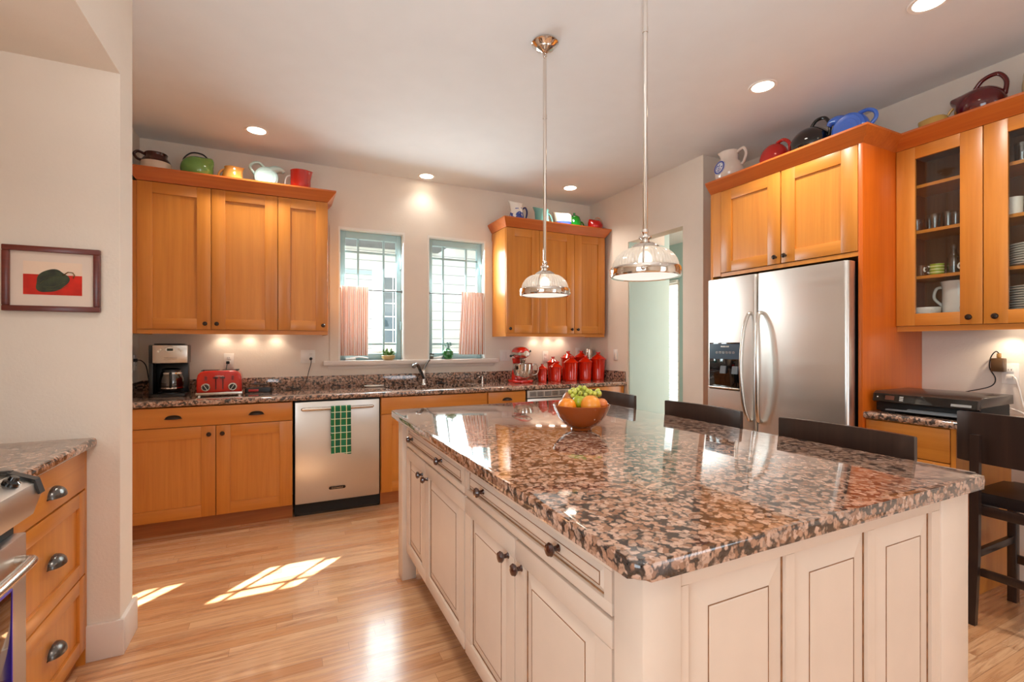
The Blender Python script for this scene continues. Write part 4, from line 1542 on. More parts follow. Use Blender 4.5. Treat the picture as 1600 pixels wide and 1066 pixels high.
jug('white stoneware pitcher with round blue emblem above the refrigerator', (3.05, 2.53, ZF), PI / 2 + 0.15, [(0, 0), (0.07, 0), (0.092, 0.03), (0.096, 0.075), (0.08, 0.12), (0.058, 0.142), (0.056, 0.18), (0.062, 0.205)], wst,
    spout=(0.028, 0.15, 3, 1.2, 0.015), handle=[(-0.055, 0, 0.19), (-0.1, 0, 0.205), (-0.12, 0, 0.165), (-0.105, 0, 0.115), (-0.088, 0, 0.1)], hr=0.01, extra=None)
medal_parent = [o for o in COL.objects if o.get('label', '').startswith('white stoneware pitcher')][0]
m = MB()
m.lathe([(0, -0.012), (0.047, -0.012), (0.047, 0.001), (0, 0.002)], 32, (0, 0, 0), AXY)
md = m.build('medallion', glz_('medallion_white', (226, 224, 226)), medal_parent, (0.022, 0.088, 0.088), (-0.15, 0, PI - 0.22))
m = MB()
m.lathe([(0.036, 0.0), (0.045, 0.0), (0.045, 0.0022), (0.036, 0.0022), (0.036, 0.0)], 32, (0, 0, 0), AXY)
m.lathe([(0.031, 0.0), (0.033, 0.0), (0.033, 0.0026), (0.031, 0.0026), (0.031, 0.0)], 32, (0, 0, 0), AXY)
random.seed(3)
for k in range(18):
    a, r_ = random.random() * 6.28, random.random() ** 0.5 * 0.025
    m.lathe([(0, 0.0), (0.0052, 0.0), (0.004, 0.0028), (0, 0.003)], 8, (r_ * math.cos(a), 0, r_ * math.sin(a)), AXY)
m.build('emblem', glz_('emblem_blue', (48, 66, 150)), md)
jug('red ball jug between the white and the black pitcher above the refrigerator', (XF, 2.245, ZF), PI / 2, ballprof(0.1, 0.19, a1=0.72), glz_('brick_red_glaze', (192, 30, 20)), squash=0.85, spout=(0.02, 0.13, 3, 1.2, 0.0),
    handle=[(-0.02, 0, 0.195), (-0.07, 0, 0.205), (-0.112, 0, 0.17), (-0.118, 0, 0.11), (-0.095, 0, 0.06)], hr=0.012)
jug('glossy black ball jug with loop handle above the refrigerator', (XF, 1.985, ZF), PI / 2, ballprof(0.125, 0.20, a1=0.78), 'blackgloss', squash=0.9, spout=(0.02, 0.13, 3, 1.2, 0.0),
    handle=[(0.0, 0, 0.2), (-0.04, 0, 0.24), (-0.095, 0, 0.235), (-0.125, 0, 0.18), (-0.122, 0, 0.11)], hr=0.011)


def blue_disc():
    t = disc_pitcher('cobalt blue disc pitcher at the corner above the refrigerator', (XF, 1.735, ZF), PI / 2 + 0.1, glz_('periwinkle_glaze', (62, 110, 208)), r=0.098, th=0.055, hpts=((-0.04, 1.82), (-0.09, 1.86), (-0.128, 1.6), (-0.132, 1.2), (-0.09, 0.75)))
    return t


blue_disc()
XG = 3.455
jug('pale yellow gravy boat with ring handle on the glass cabinet', (XG, 1.435, ZF), PI / 2, ballprof(0.068, 0.1, a1=0.5), glz_('pale_yellow_glaze', (220, 178, 92)), squash=0.75, spout=(0.035, 0.05, 2, 1.0, 0.004),
    handle=[(-0.058, 0, 0.088), (-0.085, 0, 0.118), (-0.122, 0, 0.118), (-0.134, 0, 0.088), (-0.112, 0, 0.06), (-0.066, 0, 0.06)], hr=0.007)
jug('maroon ball pitcher with arched handle on the glass cabinet', (XG, 1.235, ZF), PI / 2, ballprof(0.108, 0.165, a1=0.66), glz_('maroon_glaze', (94, 12, 16)), squash=0.85, spout=(0.075, 0.1, 4, 1.1, 0.0),
    handle=[(0.03, 0, 0.165), (-0.01, 0, 0.215), (-0.07, 0, 0.222), (-0.105, 0, 0.17), (-0.1, 0, 0.1)], hr=0.011)
jug('cream pitcher at the right edge on the glass cabinet', (XG, 0.985, ZF), PI / 2, ballprof(0.085, 0.19, a1=0.75), glz_('cream_glaze', (226, 206, 160)), squash=0.9, spout=(0.03, 0.13, 3, 1.0, 0.01),
    handle=[(-0.05, 0, 0.17), (-0.1, 0, 0.16), (-0.11, 0, 0.1), (-0.08, 0, 0.05)])


# ------------------------------------------------------------------ plates on the walls, cords
def plate(name, label, cat, loc, rz, w_=0.07, gang=1, kind='outlet'):
    t = thing(name, label, cat, loc, rz)
    W_ = w_ + 0.046 * (gang - 1)
    B(-W_ / 2, W_ / 2, -0.006, 0.001, -0.057, 0.057, 0.002).build('plate', 'white', t)
    kinds = kind if isinstance(kind, tuple) else (kind,) * gang
    for g_ in range(gang):
        x = (g_ - (gang - 1) / 2) * 0.046
        if kinds[g_] == 'outlet':
            for z in (-0.02, 0.02):
                s = B(x - 0.016, x + 0.016, -0.009, -0.005, z - 0.0145, z + 0.0145, 0.003).build('socket', 'white', t)
                sl = MB()
                for dx in (-0.006, 0.006):
                    sl.box(x + dx - 0.001, x + dx + 0.001, -0.0095, -0.0088, z - 0.003, z + 0.006)
                sl.build('slots', 'blackmatte', s)
        else:
            B(x - 0.0165, x + 0.0165, -0.008, -0.005, -0.033, 0.033, 0.001).build('rocker', 'white', t)
    return t


plate('wall_outlet', 'white outlet plate above the red toaster', 'outlet', (-0.416, D, 1.165), 0)
plate('wall_outlet', 'double white plate with a black plug left of the windows', 'outlet', (0.18, D, 1.19), 0, gang=2, kind=('switch', 'outlet'))
plate('light_switch', 'white switch plate left of the stand mixer', 'switch', (2.075, D, 1.18), 0, gang=2, kind='switch')
plate('wall_outlet', 'white outlet plate above the small red canisters', 'outlet', (2.56, D, 1.165), 0)
plate('wall_outlet', 'white plate half hidden behind the large red canisters', 'outlet', (2.985, D, 1.2), 0)
plate('light_switch', 'white switch plate on the side wall beside the doorway', 'switch', (XR, 4.03, 1.185), -PI / 2, kind='switch', gang=1)
plate('wall_outlet', 'white outlet plate on the alcove side wall behind the coffee maker', 'outlet', (XL, 4.37, 1.16), PI / 2)
plate('wall_outlet', 'white outlet plate behind the wall adapter above the printer', 'outlet', (RW, 1.165, 1.135), -PI / 2)

# ------------------------------------------------------------------ coffee maker
t = thing('coffee_maker', 'black and steel drip coffee maker in the left counter corner', 'coffee maker', (-0.765, 4.28, CTZ), 0.05)
m = MB()
m.prism(roundrect(-0.122, 0.11, -0.12, 0.13, 0.03), 0.0, 0.022, bev=0.004)
m.lathe([(0, 0.022), (0.085, 0.022), (0.085, 0.032), (0, 0.033)], 32, (0.0, -0.045, 0))
m.build('base', 'black', t)
m = MB()
m.box(-0.122, 0.10, 0.045, 0.13, 0.022, 0.25, 0.004)
m.box(-0.122, -0.098, -0.09, 0.045, 0.022, 0.25, 0.003)
m.build('water_tank', 'black', t)
m = MB()
m.box(-0.122, 0.108, -0.10, 0.13, 0.242, 0.378, 0.006)
m.prism(roundrect(-0.10, 0.09, -0.08, 0.12, 0.05), 0.378, 0.388, bev=0.004)
m.build('brew_head', 'black', t)
m = MB()
m.box(-0.098, 0.111, -0.112, -0.099, 0.246, 0.376, 0.005)
fp = m.build('front_panel', 'steel_soft', t)
m = MB()
m.prism([(0.006 + 0.03 * math.cos(2 * PI * k / 28), 0.344 + 0.018 * math.sin(2 * PI * k / 28)) for k in range(28)], -0.115, -0.11, lambda a, b, c: (a, c, b))
m.build('display_ring', 'white', fp)
m = MB()
m.box(-0.012, 0.024, -0.1165, -0.114, 0.335, 0.353, 0.001)
m.build('display', plain('lcd_green', rgb(30, 50, 40), 0.2), fp)
m = MB()
for px, pz in ((-0.05, 0.345), (0.062, 0.345), (-0.065, 0.33), (0.075, 0.332)):
    m.lathe([(0, 0), (0.008, 0), (0.008, 0.004), (0, 0.005)], 16, (px, -0.112, pz), AXY)
m.build('button', 'chrome', fp)
m = MB()
m.tube([(-0.03, -0.1125, 0.285), (0.045, -0.1125, 0.285), (0.052, -0.1125, 0.277), (-0.03, -0.1125, 0.272)], 0.0022, 6)
m.build('lettering_bar', 'chrome', fp)
m = MB()
m.lathe([(0, 0.034), (0.06, 0.034), (0.072, 0.05), (0.078, 0.085), (0.075, 0.13), (0.062, 0.17), (0.056, 0.185), (0.053, 0.185), (0.059, 0.168), (0.072, 0.128), (0.075, 0.085), (0.069, 0.052), (0.058, 0.037), (0, 0.037)], 32, (0.006, -0.042, 0))
cf = m.build('carafe', glassy('carafe_glass', (0.55, 0.52, 0.5, 1), 0.16), t)
m = MB()
m.lathe([(0.05, 0.184), (0.06, 0.184), (0.06, 0.196), (0.04, 0.208), (0, 0.21)], 28, (0.006, -0.042, 0))
m.build('carafe_lid', 'black', cf)
m = MB()
m.lathe([(0.0765, 0.06), (0.0795, 0.06), (0.0795, 0.068), (0.0765, 0.068), (0.0765, 0.06)], 32, (0.006, -0.042, 0))
m.lathe([(0.061, 0.165), (0.066, 0.165), (0.064, 0.176), (0.058, 0.176), (0.061, 0.165)], 32, (0.006, -0.042, 0))
m.build('carafe_band', 'chrome', cf)
m = MB()
m.tube(spline([(0.01, -0.10, 0.175), (0.012, -0.135, 0.172), (0.014, -0.145, 0.13), (0.012, -0.13, 0.08), (0.01, -0.118, 0.07)], 6), 0.009, 10, flat=0.8)
m.build('carafe_handle', 'black', cf)
m = MB()
m.tube(spline([(-0.225, 0.075, 0.265), (-0.19, 0.06, 0.262), (-0.16, 0.055, 0.22), (-0.145, 0.06, 0.12), (-0.13, 0.07, 0.04), (-0.118, 0.08, 0.012)], 8), 0.0035, 8)
m.box(-0.238, -0.215, 0.062, 0.086, 0.253, 0.277, 0.004)
m.build('power_cord', 'blackmatte', t)

# ------------------------------------------------------------------ toaster
t = thing('toaster', 'red four-slice toaster with chrome base on the left worktop', 'toaster', (-0.44, 4.195, CTZ), 0.02)
m = MB()
prof = [(-0.143, 0.028), (-0.142, 0.13), (-0.136, 0.158), (-0.12, 0.178), (-0.095, 0.188), (0.095, 0.188), (0.12, 0.178), (0.136, 0.158), (0.142, 0.13), (0.143, 0.028)]
m.prism(prof, -0.115, 0.115, lambda a, b, c: (a, c, b), bev=0.012, seg=3)
m.build('shell', 'red', t)
m = MB()
m.box(-0.149, 0.149, -0.12, 0.12, 0.008, 0.03, 0.004)
for sx in (-1, 1):
    for sy in (-1, 1):
        m.lathe([(0, 0), (0.014, 0), (0.014, 0.009), (0, 0.009)], 14, (sx * 0.128, sy * 0.098, 0))
m.build('base', 'steel_soft', t)
m = MB()
for sx in (-0.065, 0.065):
    for sy in (-0.045, 0.045):
        m.box(sx - 0.055, sx + 0.055, sy - 0.013, sy + 0.013, 0.184, 0.1895)
m.build('slot', 'blackmatte', t)
m = MB()
for sx in (-1, 1):
    m.box(sx * 0.022 - 0.0025, sx * 0.022 + 0.0025, -0.117, -0.113, 0.05, 0.145)
m.build('lever_slot', 'blackmatte', t)
for sx in (-1, 1):
    B(sx * 0.022 - 0.016, sx * 0.022 + 0.016, -0.138, -0.116, 0.132, 0.141, 0.003).build('lever', 'black', t)
    MB().lathe([(0, 0), (0.029, 0), (0.029, 0.008), (0.025, 0.011), (0, 0.011)], 28, (sx * 0.085, -0.114, 0.068), AXY).build('dial_ring', 'chrome', t)
    k = MB().lathe([(0, 0.009), (0.022, 0.009), (0.021, 0.02), (0, 0.021)], 24, (sx * 0.085, -0.114, 0.068), AXY).build('dial', 'black', t)
    m = MB()
    m.box(-0.0018, 0.0018, -0.0225, -0.019, -0.021, 0.021)
    m.build('pointer', 'white', k, (sx * 0.085, -0.114, 0.068), (0, 0.55 * (1 if sx > 0 else -1), 0))
    m = MB()
    for q in range(3):
        m.box(sx * 0.085 - 0.008, sx * 0.085 + 0.008, -0.117, -0.113, 0.118 + q * 0.011, 0.126 + q * 0.011, 0.001)
    m.build('button', plain('dark_red_button', rgb(110, 14, 12), 0.3), t)
text('cuisinart', 0.016, t, (0, -0.1155, 0.149), (PI / 2, 0, 0), 'chrome')
m = MB()
m.tube(spline([(0.025, 0.296, 0.228), (0.02, 0.255, 0.215), (0.012, 0.20, 0.12), (0.01, 0.16, 0.03), (0.0, 0.118, 0.02)], 8), 0.003, 8)
m.box(0.013, 0.036, 0.272, 0.2955, 0.222, 0.245, 0.003)
m.build('power_cord', 'blackmatte', t)

# gadget with coiled cord, charger cord
t = thing('hand_gadget', 'flat black and red gadget with coiled cord beside the toaster', 'gadget', (-0.185, 4.24, CTZ), 0.06)
m = MB()
m.prism(roundrect(-0.1, 0.09, -0.03, 0.03, 0.02), 0.004, 0.04, bev=0.008, seg=3)
m.build('body', 'black', t)
B(-0.075, -0.005, -0.0315, -0.025, 0.012, 0.032, 0.002).build('red_label', plain('red_label', rgb(180, 40, 34), 0.3), t)
m = MB()
m.tube([(0.0 + 0.06 * math.cos(a) + 0.01 * math.sin(a * 0.3), 0.045 + 0.022 * math.sin(a), 0.052 + 0.018 * math.sin(a * 0.47) - 0.0) for a in [k * 0.32 for k in range(64)]], 0.0025, 6)
m.tube(spline([(0.09, 0.0, 0.02), (0.12, 0.01, 0.03), (0.14, 0.03, 0.012), (0.10, 0.05, 0.006)], 6), 0.0025, 6)
m.build('cord', plain('grey_cord', rgb(70, 64, 60), 0.4), t)
m = MB()
m.tube(spline([(0.203, D - 0.024, 1.17), (0.203, D - 0.03, 1.13), (0.185, D - 0.03, 1.06), (0.165, D - 0.04, 0.98), (0.13, D - 0.10, 0.925), (0.06, D - 0.16, 0.918), (-0.02, D - 0.19, 0.918)], 8), 0.003, 8)
m.lathe([(0, 0), (0.013, 0), (0.012, 0.018), (0.006, 0.024), (0, 0.024)], 14, (0.203, D - 0.008, 1.17), AXY)
o = m.build('charger_cord', 'blackmatte', None)
tag(o, 'thin black cord hanging from the double outlet left of the windows', 'cord')

# ------------------------------------------------------------------ stand mixer
t = thing('stand_mixer', 'red stand mixer with steel bowl right of the sink', 'mixer', (2.13, 4.24, CTZ), -0.12)
m = MB()
m.prism(roundrect(-0.105, 0.105, -0.13, 0.15, 0.07, 8), 0, 0.03, bev=0.012, seg=3)
m.build('base', 'red', t)
m = MB()
m.lathe([(0, 0), (0.062, 0), (0.06, 0.04), (0.05, 0.10), (0.048, 0.16), (0.055, 0.21), (0, 0.215)], 28, (0, 0.10, 0.03), None, lambda p, a: (p.x, p.y * 0.8, p.z))
m.build('column', 'red', t)
m = MB()


def hd_(u, v):
    a = 2 * PI * u
    s = v * 0.34 - 0.17
    k = v
    r = (0.072 * (max(0.0, 1 - abs(2 * k - 1) ** 3.2)) ** 0.5) * (1.0 - 0.12 * (1 - k)) + 1e-4
    return (r * math.cos(a), s, 0.298 + r * 0.92 * math.sin(a))


m.surf(hd_, 32, 20, cu=True)
m.build('head', 'red', t, smooth=80)
m = MB()
m.surf(lambda u, v: (lambda q: (q[0] * 1.02, q[1], 0.288 + (v - 0.5) * 0.026))(hd_(0.0, 0.03 + 0.94 * u)), 30, 1)
m.surf(lambda u, v: (lambda q: (q[0] * 1.02, q[1], 0.288 + (v - 0.5) * 0.026))(hd_(0.5, 0.03 + 0.94 * u)), 30, 1)
m.build('trim_band', 'steel_soft', t, solid=0.002)
m = MB()
m.lathe([(0, 0), (0.03, 0), (0.03, 0.012), (0.026, 0.016), (0, 0.017)], 24, (0, -0.158, 0.29), AXY)
m.build('hub_cap', 'chrome', t)
m = MB()
m.lathe([(0, 0), (0.03, 0), (0.026, -0.03), (0.016, -0.045), (0.012, -0.06), (0, -0.06)], 20, (0, -0.06, 0.24))
m.build('beater_shaft', 'steel_soft', t)
m = MB()
m.lathe([(0, 0.0), (0.045, 0.0), (0.05, 0.01), (0.068, 0.02), (0.088, 0.06), (0.098, 0.11), (0.1, 0.155), (0.104, 0.158), (0.101, 0.161), (0.096, 0.155), (0.093, 0.11), (0.083, 0.062), (0.06, 0.024), (0, 0.018)], 36, (0, -0.06, 0.032))
m.build('bowl', 'chrome', t)
m = MB()
m.tube(spline([(0.098, -0.08, 0.175), (0.135, -0.09, 0.185), (0.152, -0.095, 0.14), (0.14, -0.09, 0.09), (0.095, -0.08, 0.075)], 6), 0.007, 10)
m.build('bowl_handle', 'chrome', t)
m = MB()
m.tube([(-0.07, 0.0, 0.275), (-0.10, -0.01, 0.268)], 0.006, 8)
m.ball((-0.108, -0.012, 0.266), 0.013, 14, 8)
m.tube([(0.07, -0.02, 0.30), (0.085, -0.03, 0.31)], 0.006, 8)
m.ball((0.09, -0.032, 0.313), 0.011, 14, 8)
m.build('lever_knob', 'black', t)

# ------------------------------------------------------------------ red canisters and the steel can
redc = plain('canister_red', rgb(212, 36, 8), 0.12, coat=0.4, vary=0.03)


def canister(label, x, y, r, h):
    t = thing('canister', label, 'canister', (x, y, CTZ), 0, 'red ceramic canisters')
    m = MB()
    m.lathe([(0, 0), (r * 0.8, 0), (r * 0.82, h * 0.05), (r * 0.84, h * 0.08), (r * 0.82, h * 0.10), (r * 0.9, h * 0.7), (r * 0.95, h * 0.97), (r * 0.98, h), (r * 0.86, h), (r * 0.84, h * 0.9), (0, h * 0.88)], 36)
    m.build('jar', redc, t)
    m = MB()
    m.lathe([(0, h), (r * 1.06, h), (r * 1.08, h + 0.006), (r * 0.98, h + 0.011), (r * 0.6, h + r * 0.42), (r * 0.26, h + r * 0.66), (r * 0.2, h + r * 0.72), (r * 0.2, h + r * 0.8), (r * 0.3, h + r * 0.88), (r * 0.3, h + r * 0.98), (0, h + r * 1.02)], 36)
    m.build('lid', redc, t)


canister('smallest red lidded canister, next to the stand mixer', 2.355, 4.20, 0.052, 0.132)
canister('small red lidded canister in the front row, second from the mixer', 2.515, 4.20, 0.064, 0.146)
canister('red lidded canister in the front row, third from the mixer', 2.70, 4.20, 0.076, 0.188)
canister('red lidded canister in the front row, fourth from the mixer', 2.88, 4.20, 0.074, 0.192)
canister('largest red lidded canister, nearest the doorway wall', 3.045, 4.20, 0.08, 0.22)
canister('red canister standing behind the second front canister', 2.585, 4.375, 0.066, 0.185)
canister('red canister standing behind the third front canister', 2.775, 4.375, 0.078, 0.232)
canister('red canister standing behind the fourth front canister', 2.945, 4.375, 0.075, 0.236)
t = thing('steel_can', 'round brushed steel can behind the largest red canisters', 'can', (3.075, 4.41, CTZ))
MB().lathe([(0, 0), (0.042, 0), (0.043, 0.004), (0.043, 0.325), (0.041, 0.33), (0.038, 0.325), (0.038, 0.01), (0, 0.01)], 32).build('body', 'chrome', t)

# ------------------------------------------------------------------ window sill things, curtains
t = thing('succulent_pot', 'small green succulent in a tan bowl on the left window sill', 'plant', (0.868, D - 0.02, WZ0))
t.scale = (1.35, 1.35, 1.35)
m = MB()
m.lathe([(0, 0), (0.028, 0), (0.042, 0.012), (0.046, 0.03), (0.042, 0.033), (0.038, 0.028), (0, 0.026)], 24)
m.build('pot', plain('tan_pot', rgb(206, 178, 120), 0.4), t)
leafm = plain('succulent_green', rgb(84, 120, 50), 0.5, vary=0.25, scale=60)
m = MB()
random.seed(11)
for k in range(34):
    a, e = random.random() * 6.28, 0.2 + random.random() * 1.2
    L = 0.03 + random.random() * 0.022
    c0 = Vector((0.022 * math.cos(a) * random.random(), 0.022 * math.sin(a) * random.random(), 0.03))
    d = Vector((math.cos(a) * math.cos(e), math.sin(a) * math.cos(e), math.sin(e)))
    m.tube([c0, c0 + d * L * 0.5, c0 + d * L * 0.85, c0 + d * L], [0.003, 0.008, 0.006, 0.001], 6, flat=0.6)
m.build('leaves', leafm, t, smooth=60)
t = thing('green_vase', 'round green glass vase with sprigs on the right window sill', 'vase', (1.452, D - 0.01, WZ0))
t.scale = (0.95, 0.95, 1.05)
m = MB()
m.lathe([(0, 0), (0.026, 0), (0.05, 0.02), (0.058, 0.048), (0.05, 0.078), (0.03, 0.092), (0.026, 0.1), (0.023, 0.1), (0.03, 0.086), (0.052, 0.05), (0.03, 0.008), (0, 0.006)], 28)
m.build('vase', plain('green_glass', rgb(40, 128, 62), 0.08, coat=0.6, vary=0.2, scale=18), t)
m = MB()
random.seed(5)
for k in range(18):
    a, e = random.random() * 6.28, 0.7 + random.random() * 0.8
    L = 0.05 + random.random() * 0.02
    d = Vector((math.cos(a) * math.cos(e), math.sin(a) * math.cos(e), math.sin(e)))
    c0 = Vector((0, 0, 0.09))
    m.tube([c0, c0 + d * L * 0.6, c0 + d * L], [0.0015, 0.0015, 0.001], 5)
    m.ball(tuple(c0 + d * L), (0.008, 0.008, 0.005), 8, 5)
m.build('sprigs', plain('blue_green_leaf', rgb(96, 140, 130), 0.5, vary=0.2, scale=50), t, smooth=60)
t = thing('candle_jar', 'small dark jar at the left corner of the right window sill', 'jar', (1.285, D - 0.02, WZ0))
MB().lathe([(0, 0), (0.018, 0), (0.02, 0.004), (0.02, 0.045), (0.017, 0.047), (0.017, 0.03), (0, 0.03)], 20).build('jar', 'clear', t)
MB().lathe([(0, 0.004), (0.0165, 0.004), (0.0165, 0.03), (0, 0.03)], 18).build('wax', plain('dark_wax', rgb(92, 78, 60), 0.5), t)
MB().lathe([(0, 0.047), (0.021, 0.047), (0.021, 0.058), (0, 0.058)], 20).build('lid', 'bronze', t)


def stripe():
    t = NT('striped_cotton')
    uv = t.n('ShaderNodeTexCoord').outputs['UV']
    sp = t.n('ShaderNodeSeparateXYZ')
    t.t.links.new(uv, sp.inputs[0])
    f = t.math('FRACT', t.math('MULTIPLY', sp.outputs[0], 20.0))
    c = t.mix(t.math('LESS_THAN', f, 0.42), rgb(240, 232, 226), rgb(198, 126, 88))
    d = t.n('ShaderNodeBsdfDiffuse', None, Color=c)
    tl = t.n('ShaderNodeBsdfTranslucent', None, Color=c)
    mx = t.n('ShaderNodeMixShader', None, i0=0.38)
    t.t.links.new(d.outputs[0], mx.inputs[1])
    t.t.links.new(tl.outputs[0], mx.inputs[2])
    t.t.links.new(mx.outputs[0], t.out.inputs['Surface'])
    return t.m


stripem = stripe()
for lab, (a, b), x0, x1, x0b, x1b in (('striped cafe curtain gathered at the left side of the left window', W1, 0.437, 0.69, 0.442, 0.685),
                                      ('striped cafe curtain gathered at the right side of the right window', W2, 1.60, 1.84, 1.565, 1.838)):
    t = thing('curtain_rod', 'thin metal cafe rod across the %s window' % ('left' if a < 1 else 'right'), 'curtain rod', ((a + b) / 2, D + 0.012, 1.795))
    MB().tube([(a - (a + b) / 2 + 0.015, 0, 0), (b - (a + b) / 2 - 0.015, 0, 0)], 0.0055, 10).build('rod', 'pewter', t)
    bm_ = MB()
    for q in (a - (a + b) / 2 + 0.0142, b - (a + b) / 2 - 0.0222):
        bm_.box(q, q + 0.008, -0.012, 0.012, -0.014, 0.014, 0.002)
    bm_.build('bracket', 'pewter', t)
    m = MB()

    def cf_(u, v, x0=x0, x1=x1, x0b=x0b, x1b=x1b):
        z = 1.822 - v * 0.628
        k = v
        x = (x0 + (x1 - x0) * u) * (1 - k) + (x0b + (x1b - x0b) * u) * k
        amp = 0.007 + 0.011 * v
        ph = u * 2 * PI * 6 + 0.7 * math.sin(u * 7 + v * 1.5)
        y = D - 0.012 + amp * math.sin(ph)
        if v < 0.075:
            y = D - 0.004 + 0.006 * math.sin(ph)
        return (x, y, z)
    m.surf(cf_, 120, 24)
    o = m.build('cafe_curtain', stripem, None, solid=0.0015, smooth=70)
    tag(o, lab, 'curtain')

# blind in the far room
m = MB()
for k in range(44):
    z = 0.45 + k * 0.04
    m.box(4.955, 4.985, HW[0] + 0.02, HW[1] - 0.02, z, z + 0.003)
m.xf(Matrix.Translation((-4.97, -(HW[0] + HW[1]) / 2, -0.42)))
t = thing('window_blind', 'white slatted blind on the far window seen through the doorway', 'blind', (4.97, (HW[0] + HW[1]) / 2, 0.42))
m.build('slats', 'white', t)
B(-0.02, 0.02, -0.45, 0.45, 1.745, 1.785, 0.003).build('head_rail', 'white', t)

# ------------------------------------------------------------------ framed picture
t = thing('framed_picture', 'framed picture of a dark green gourd on red, on the left wall', 'picture', (-0.8335, 2.50, 1.556))
fwd, fht, fb = 0.148, 0.128, 0.0215
m = MB()
m.box(-fwd, fwd, -0.022, -0.001, fht - fb, fht, 0.003)
m.box(-fwd, fwd, -0.022, -0.001, -fht, -fht + fb, 0.003)
m.box(-fwd, -fwd + fb, -0.0218, -0.001, -fht + fb, fht - fb, 0.003)
m.box(fwd - fb, fwd, -0.0218, -0.001, -fht + fb, fht - fb, 0.003)
m.build('frame', wood('cherry_frame', rgb(112, 40, 26), rgb(78, 22, 16), 'X', rough=0.3), t)
B(-fwd + fb - 0.002, fwd - fb + 0.002, -0.009, -0.002, -fht + fb - 0.002, fht - fb + 0.002).build('mat_board', plain('mat_board', rgb(226, 206, 190), 0.8, vary=0.01), t)
art = B(-0.089, 0.089, -0.0096, -0.009, -0.062, 0.069).build('print', plain('print_paper', rgb(236, 208, 184), 0.8, vary=0.02), t)
B(-0.089, 0.089, -0.0100, -0.0096, -0.062, 0.018).build('red_ground', plain('print_red', rgb(206, 40, 20), 0.8, vary=0.12, scale=20), art)
gm = plain('gourd_green', rgb(52, 58, 30), 0.6, vary=0.35, scale=40)
m = MB()
pts = []
for k in range(40):
    a = 2 * PI * k / 40
    r_ = 1 + 0.07 * math.cos(3 * a + 0.6) + 0.04 * math.cos(5 * a)
    pts.append((-0.004 + 0.05 * r_ * math.cos(a), -0.006 + 0.046 * r_ * math.sin(a + 0.22)))
m.prism(pts, -0.0106, -0.0100, lambda a, b, c: (a, c, b))
m.build('gourd', gm, art)
m = MB()
m.tube([(x, -0.0104, z) for x, z in ((0.03, 0.018), (0.046, 0.032), (0.06, 0.031), (0.066, 0.02), (0.062, 0.008))], [0.005, 0.0052, 0.0055, 0.006, 0.007], 8, flat=0.25)
m.build('stem', plain('gourd_stem', rgb(120, 90, 40), 0.6), art)
m = MB()
for cu in ([(-0.04, -0.02), (-0.02, 0.004), (0.02, 0.012)], [(-0.03, -0.032), (0.0, -0.03), (0.036, -0.01)], [(-0.02, -0.04), (0.02, -0.04), (0.045, -0.022)]):
    m.tube([(x, -0.0107, z) for x, z in [(p[0], p[1]) for p in cu]], 0.0012, 6, flat=0.3)
m.build('highlight', plain('gourd_light', rgb(140, 136, 90), 0.7), art)

# ------------------------------------------------------------------ fruit bowl
BX, BY = 1.205, 1.79
t = thing('fruit_bowl', 'amber glass bowl holding fruit on the island', 'bowl', (BX, BY, CTZ))
m = MB()
pf = [(0, 0), (0.045, 0), (0.048, 0.003), (0.044, 0.008), (0.052, 0.013), (0.082, 0.03), (0.107, 0.06), (0.122, 0.09), (0.129, 0.112), (0.127, 0.114), (0.124, 0.111), (0.117, 0.09), (0.102, 0.062), (0.078, 0.034), (0.05, 0.018), (0, 0.015)]
m.lathe(pf, 64)
amb = NT('amber_glass')
amb.p(col=rgb(176, 80, 14), rough=0.06, coat=0.5, trans=0.35)
m.build('bowl', amb.m, t)


def peel(name, c, bump=0.25):
    tt = NT(name)
    no = tt.n('ShaderNodeTexNoise', None, Vector=tt.mapped((12, 12, 12)), Scale=1.0, Detail=3.0)
    d = tuple(x * 0.82 for x in c[:3]) + (1,)
    tt.p(col=tt.ramp(no.outputs[0], [(0.35, d), (0.65, c)]), rough=0.34, coat=0.15, sss=0.0)
    n2 = tt.n('ShaderNodeTexNoise', None, Vector=tt.mapped((330, 330, 330)), Scale=1.0, Detail=1.0)
    tt.bump(n2.outputs[0], bump, 0.002)
    return tt.m


org = peel('orange_peel', rgb(240, 140, 26))
ap = peel('apple_skin', rgb(216, 120, 60), 0.03)
gr_ap = peel('green_apple_skin', rgb(158, 168, 28), 0.03)


def fruit(name, label, cat, off, r, mat, sq=1.0, dimple=0.0, rot=(0, 0, 0)):
    t = thing(name, label, cat, (BX + off[0], BY + off[1], CTZ + off[2]), rot[2], 'fruit in the amber bowl')
    m = MB()
    prof = []
    n = 18
    for k in range(n + 1):
        a = -PI / 2 + PI * k / n
        rr = r * math.cos(a) * (1 + 0.05 * math.sin(a))
        zz = r * sq * math.sin(a)
        if dimple:
            zz -= dimple * r * math.exp(-(rr / (0.3 * r)) ** 2) * (1 if a > 0 else -0.4)
        prof.append((max(rr, 0) if 0 < k < n else 0, zz))
    m.lathe(prof, 28)
    m.build('flesh', mat, t, rot=(rot[0], rot[1], 0), smooth=80)
    s = MB()
    if dimple:
        s.tube([(0, 0, r * sq * (1 - dimple) - 0.004), (0.002, 0, r * sq + 0.004), (0.005, 0, r * sq + 0.012)], 0.0016, 6)
    else:
        s.lathe([(0, r * sq - 0.001), (0.004, r * sq - 0.0012), (0.003, r * sq + 0.001), (0, r * sq + 0.0012)], 8)
    s.build('stem', plain('fruit_stem', rgb(86, 70, 36), 0.7), t, rot=(rot[0], rot[1], 0))
    return t


# view axes in the plan: right = (cos, -sin), toward the camera = (-sin, -cos)
RX, RY = math.cos(TH + 0.15), -math.sin(TH + 0.15)
NX, NY = -math.sin(TH + 0.15), -math.cos(TH + 0.15)


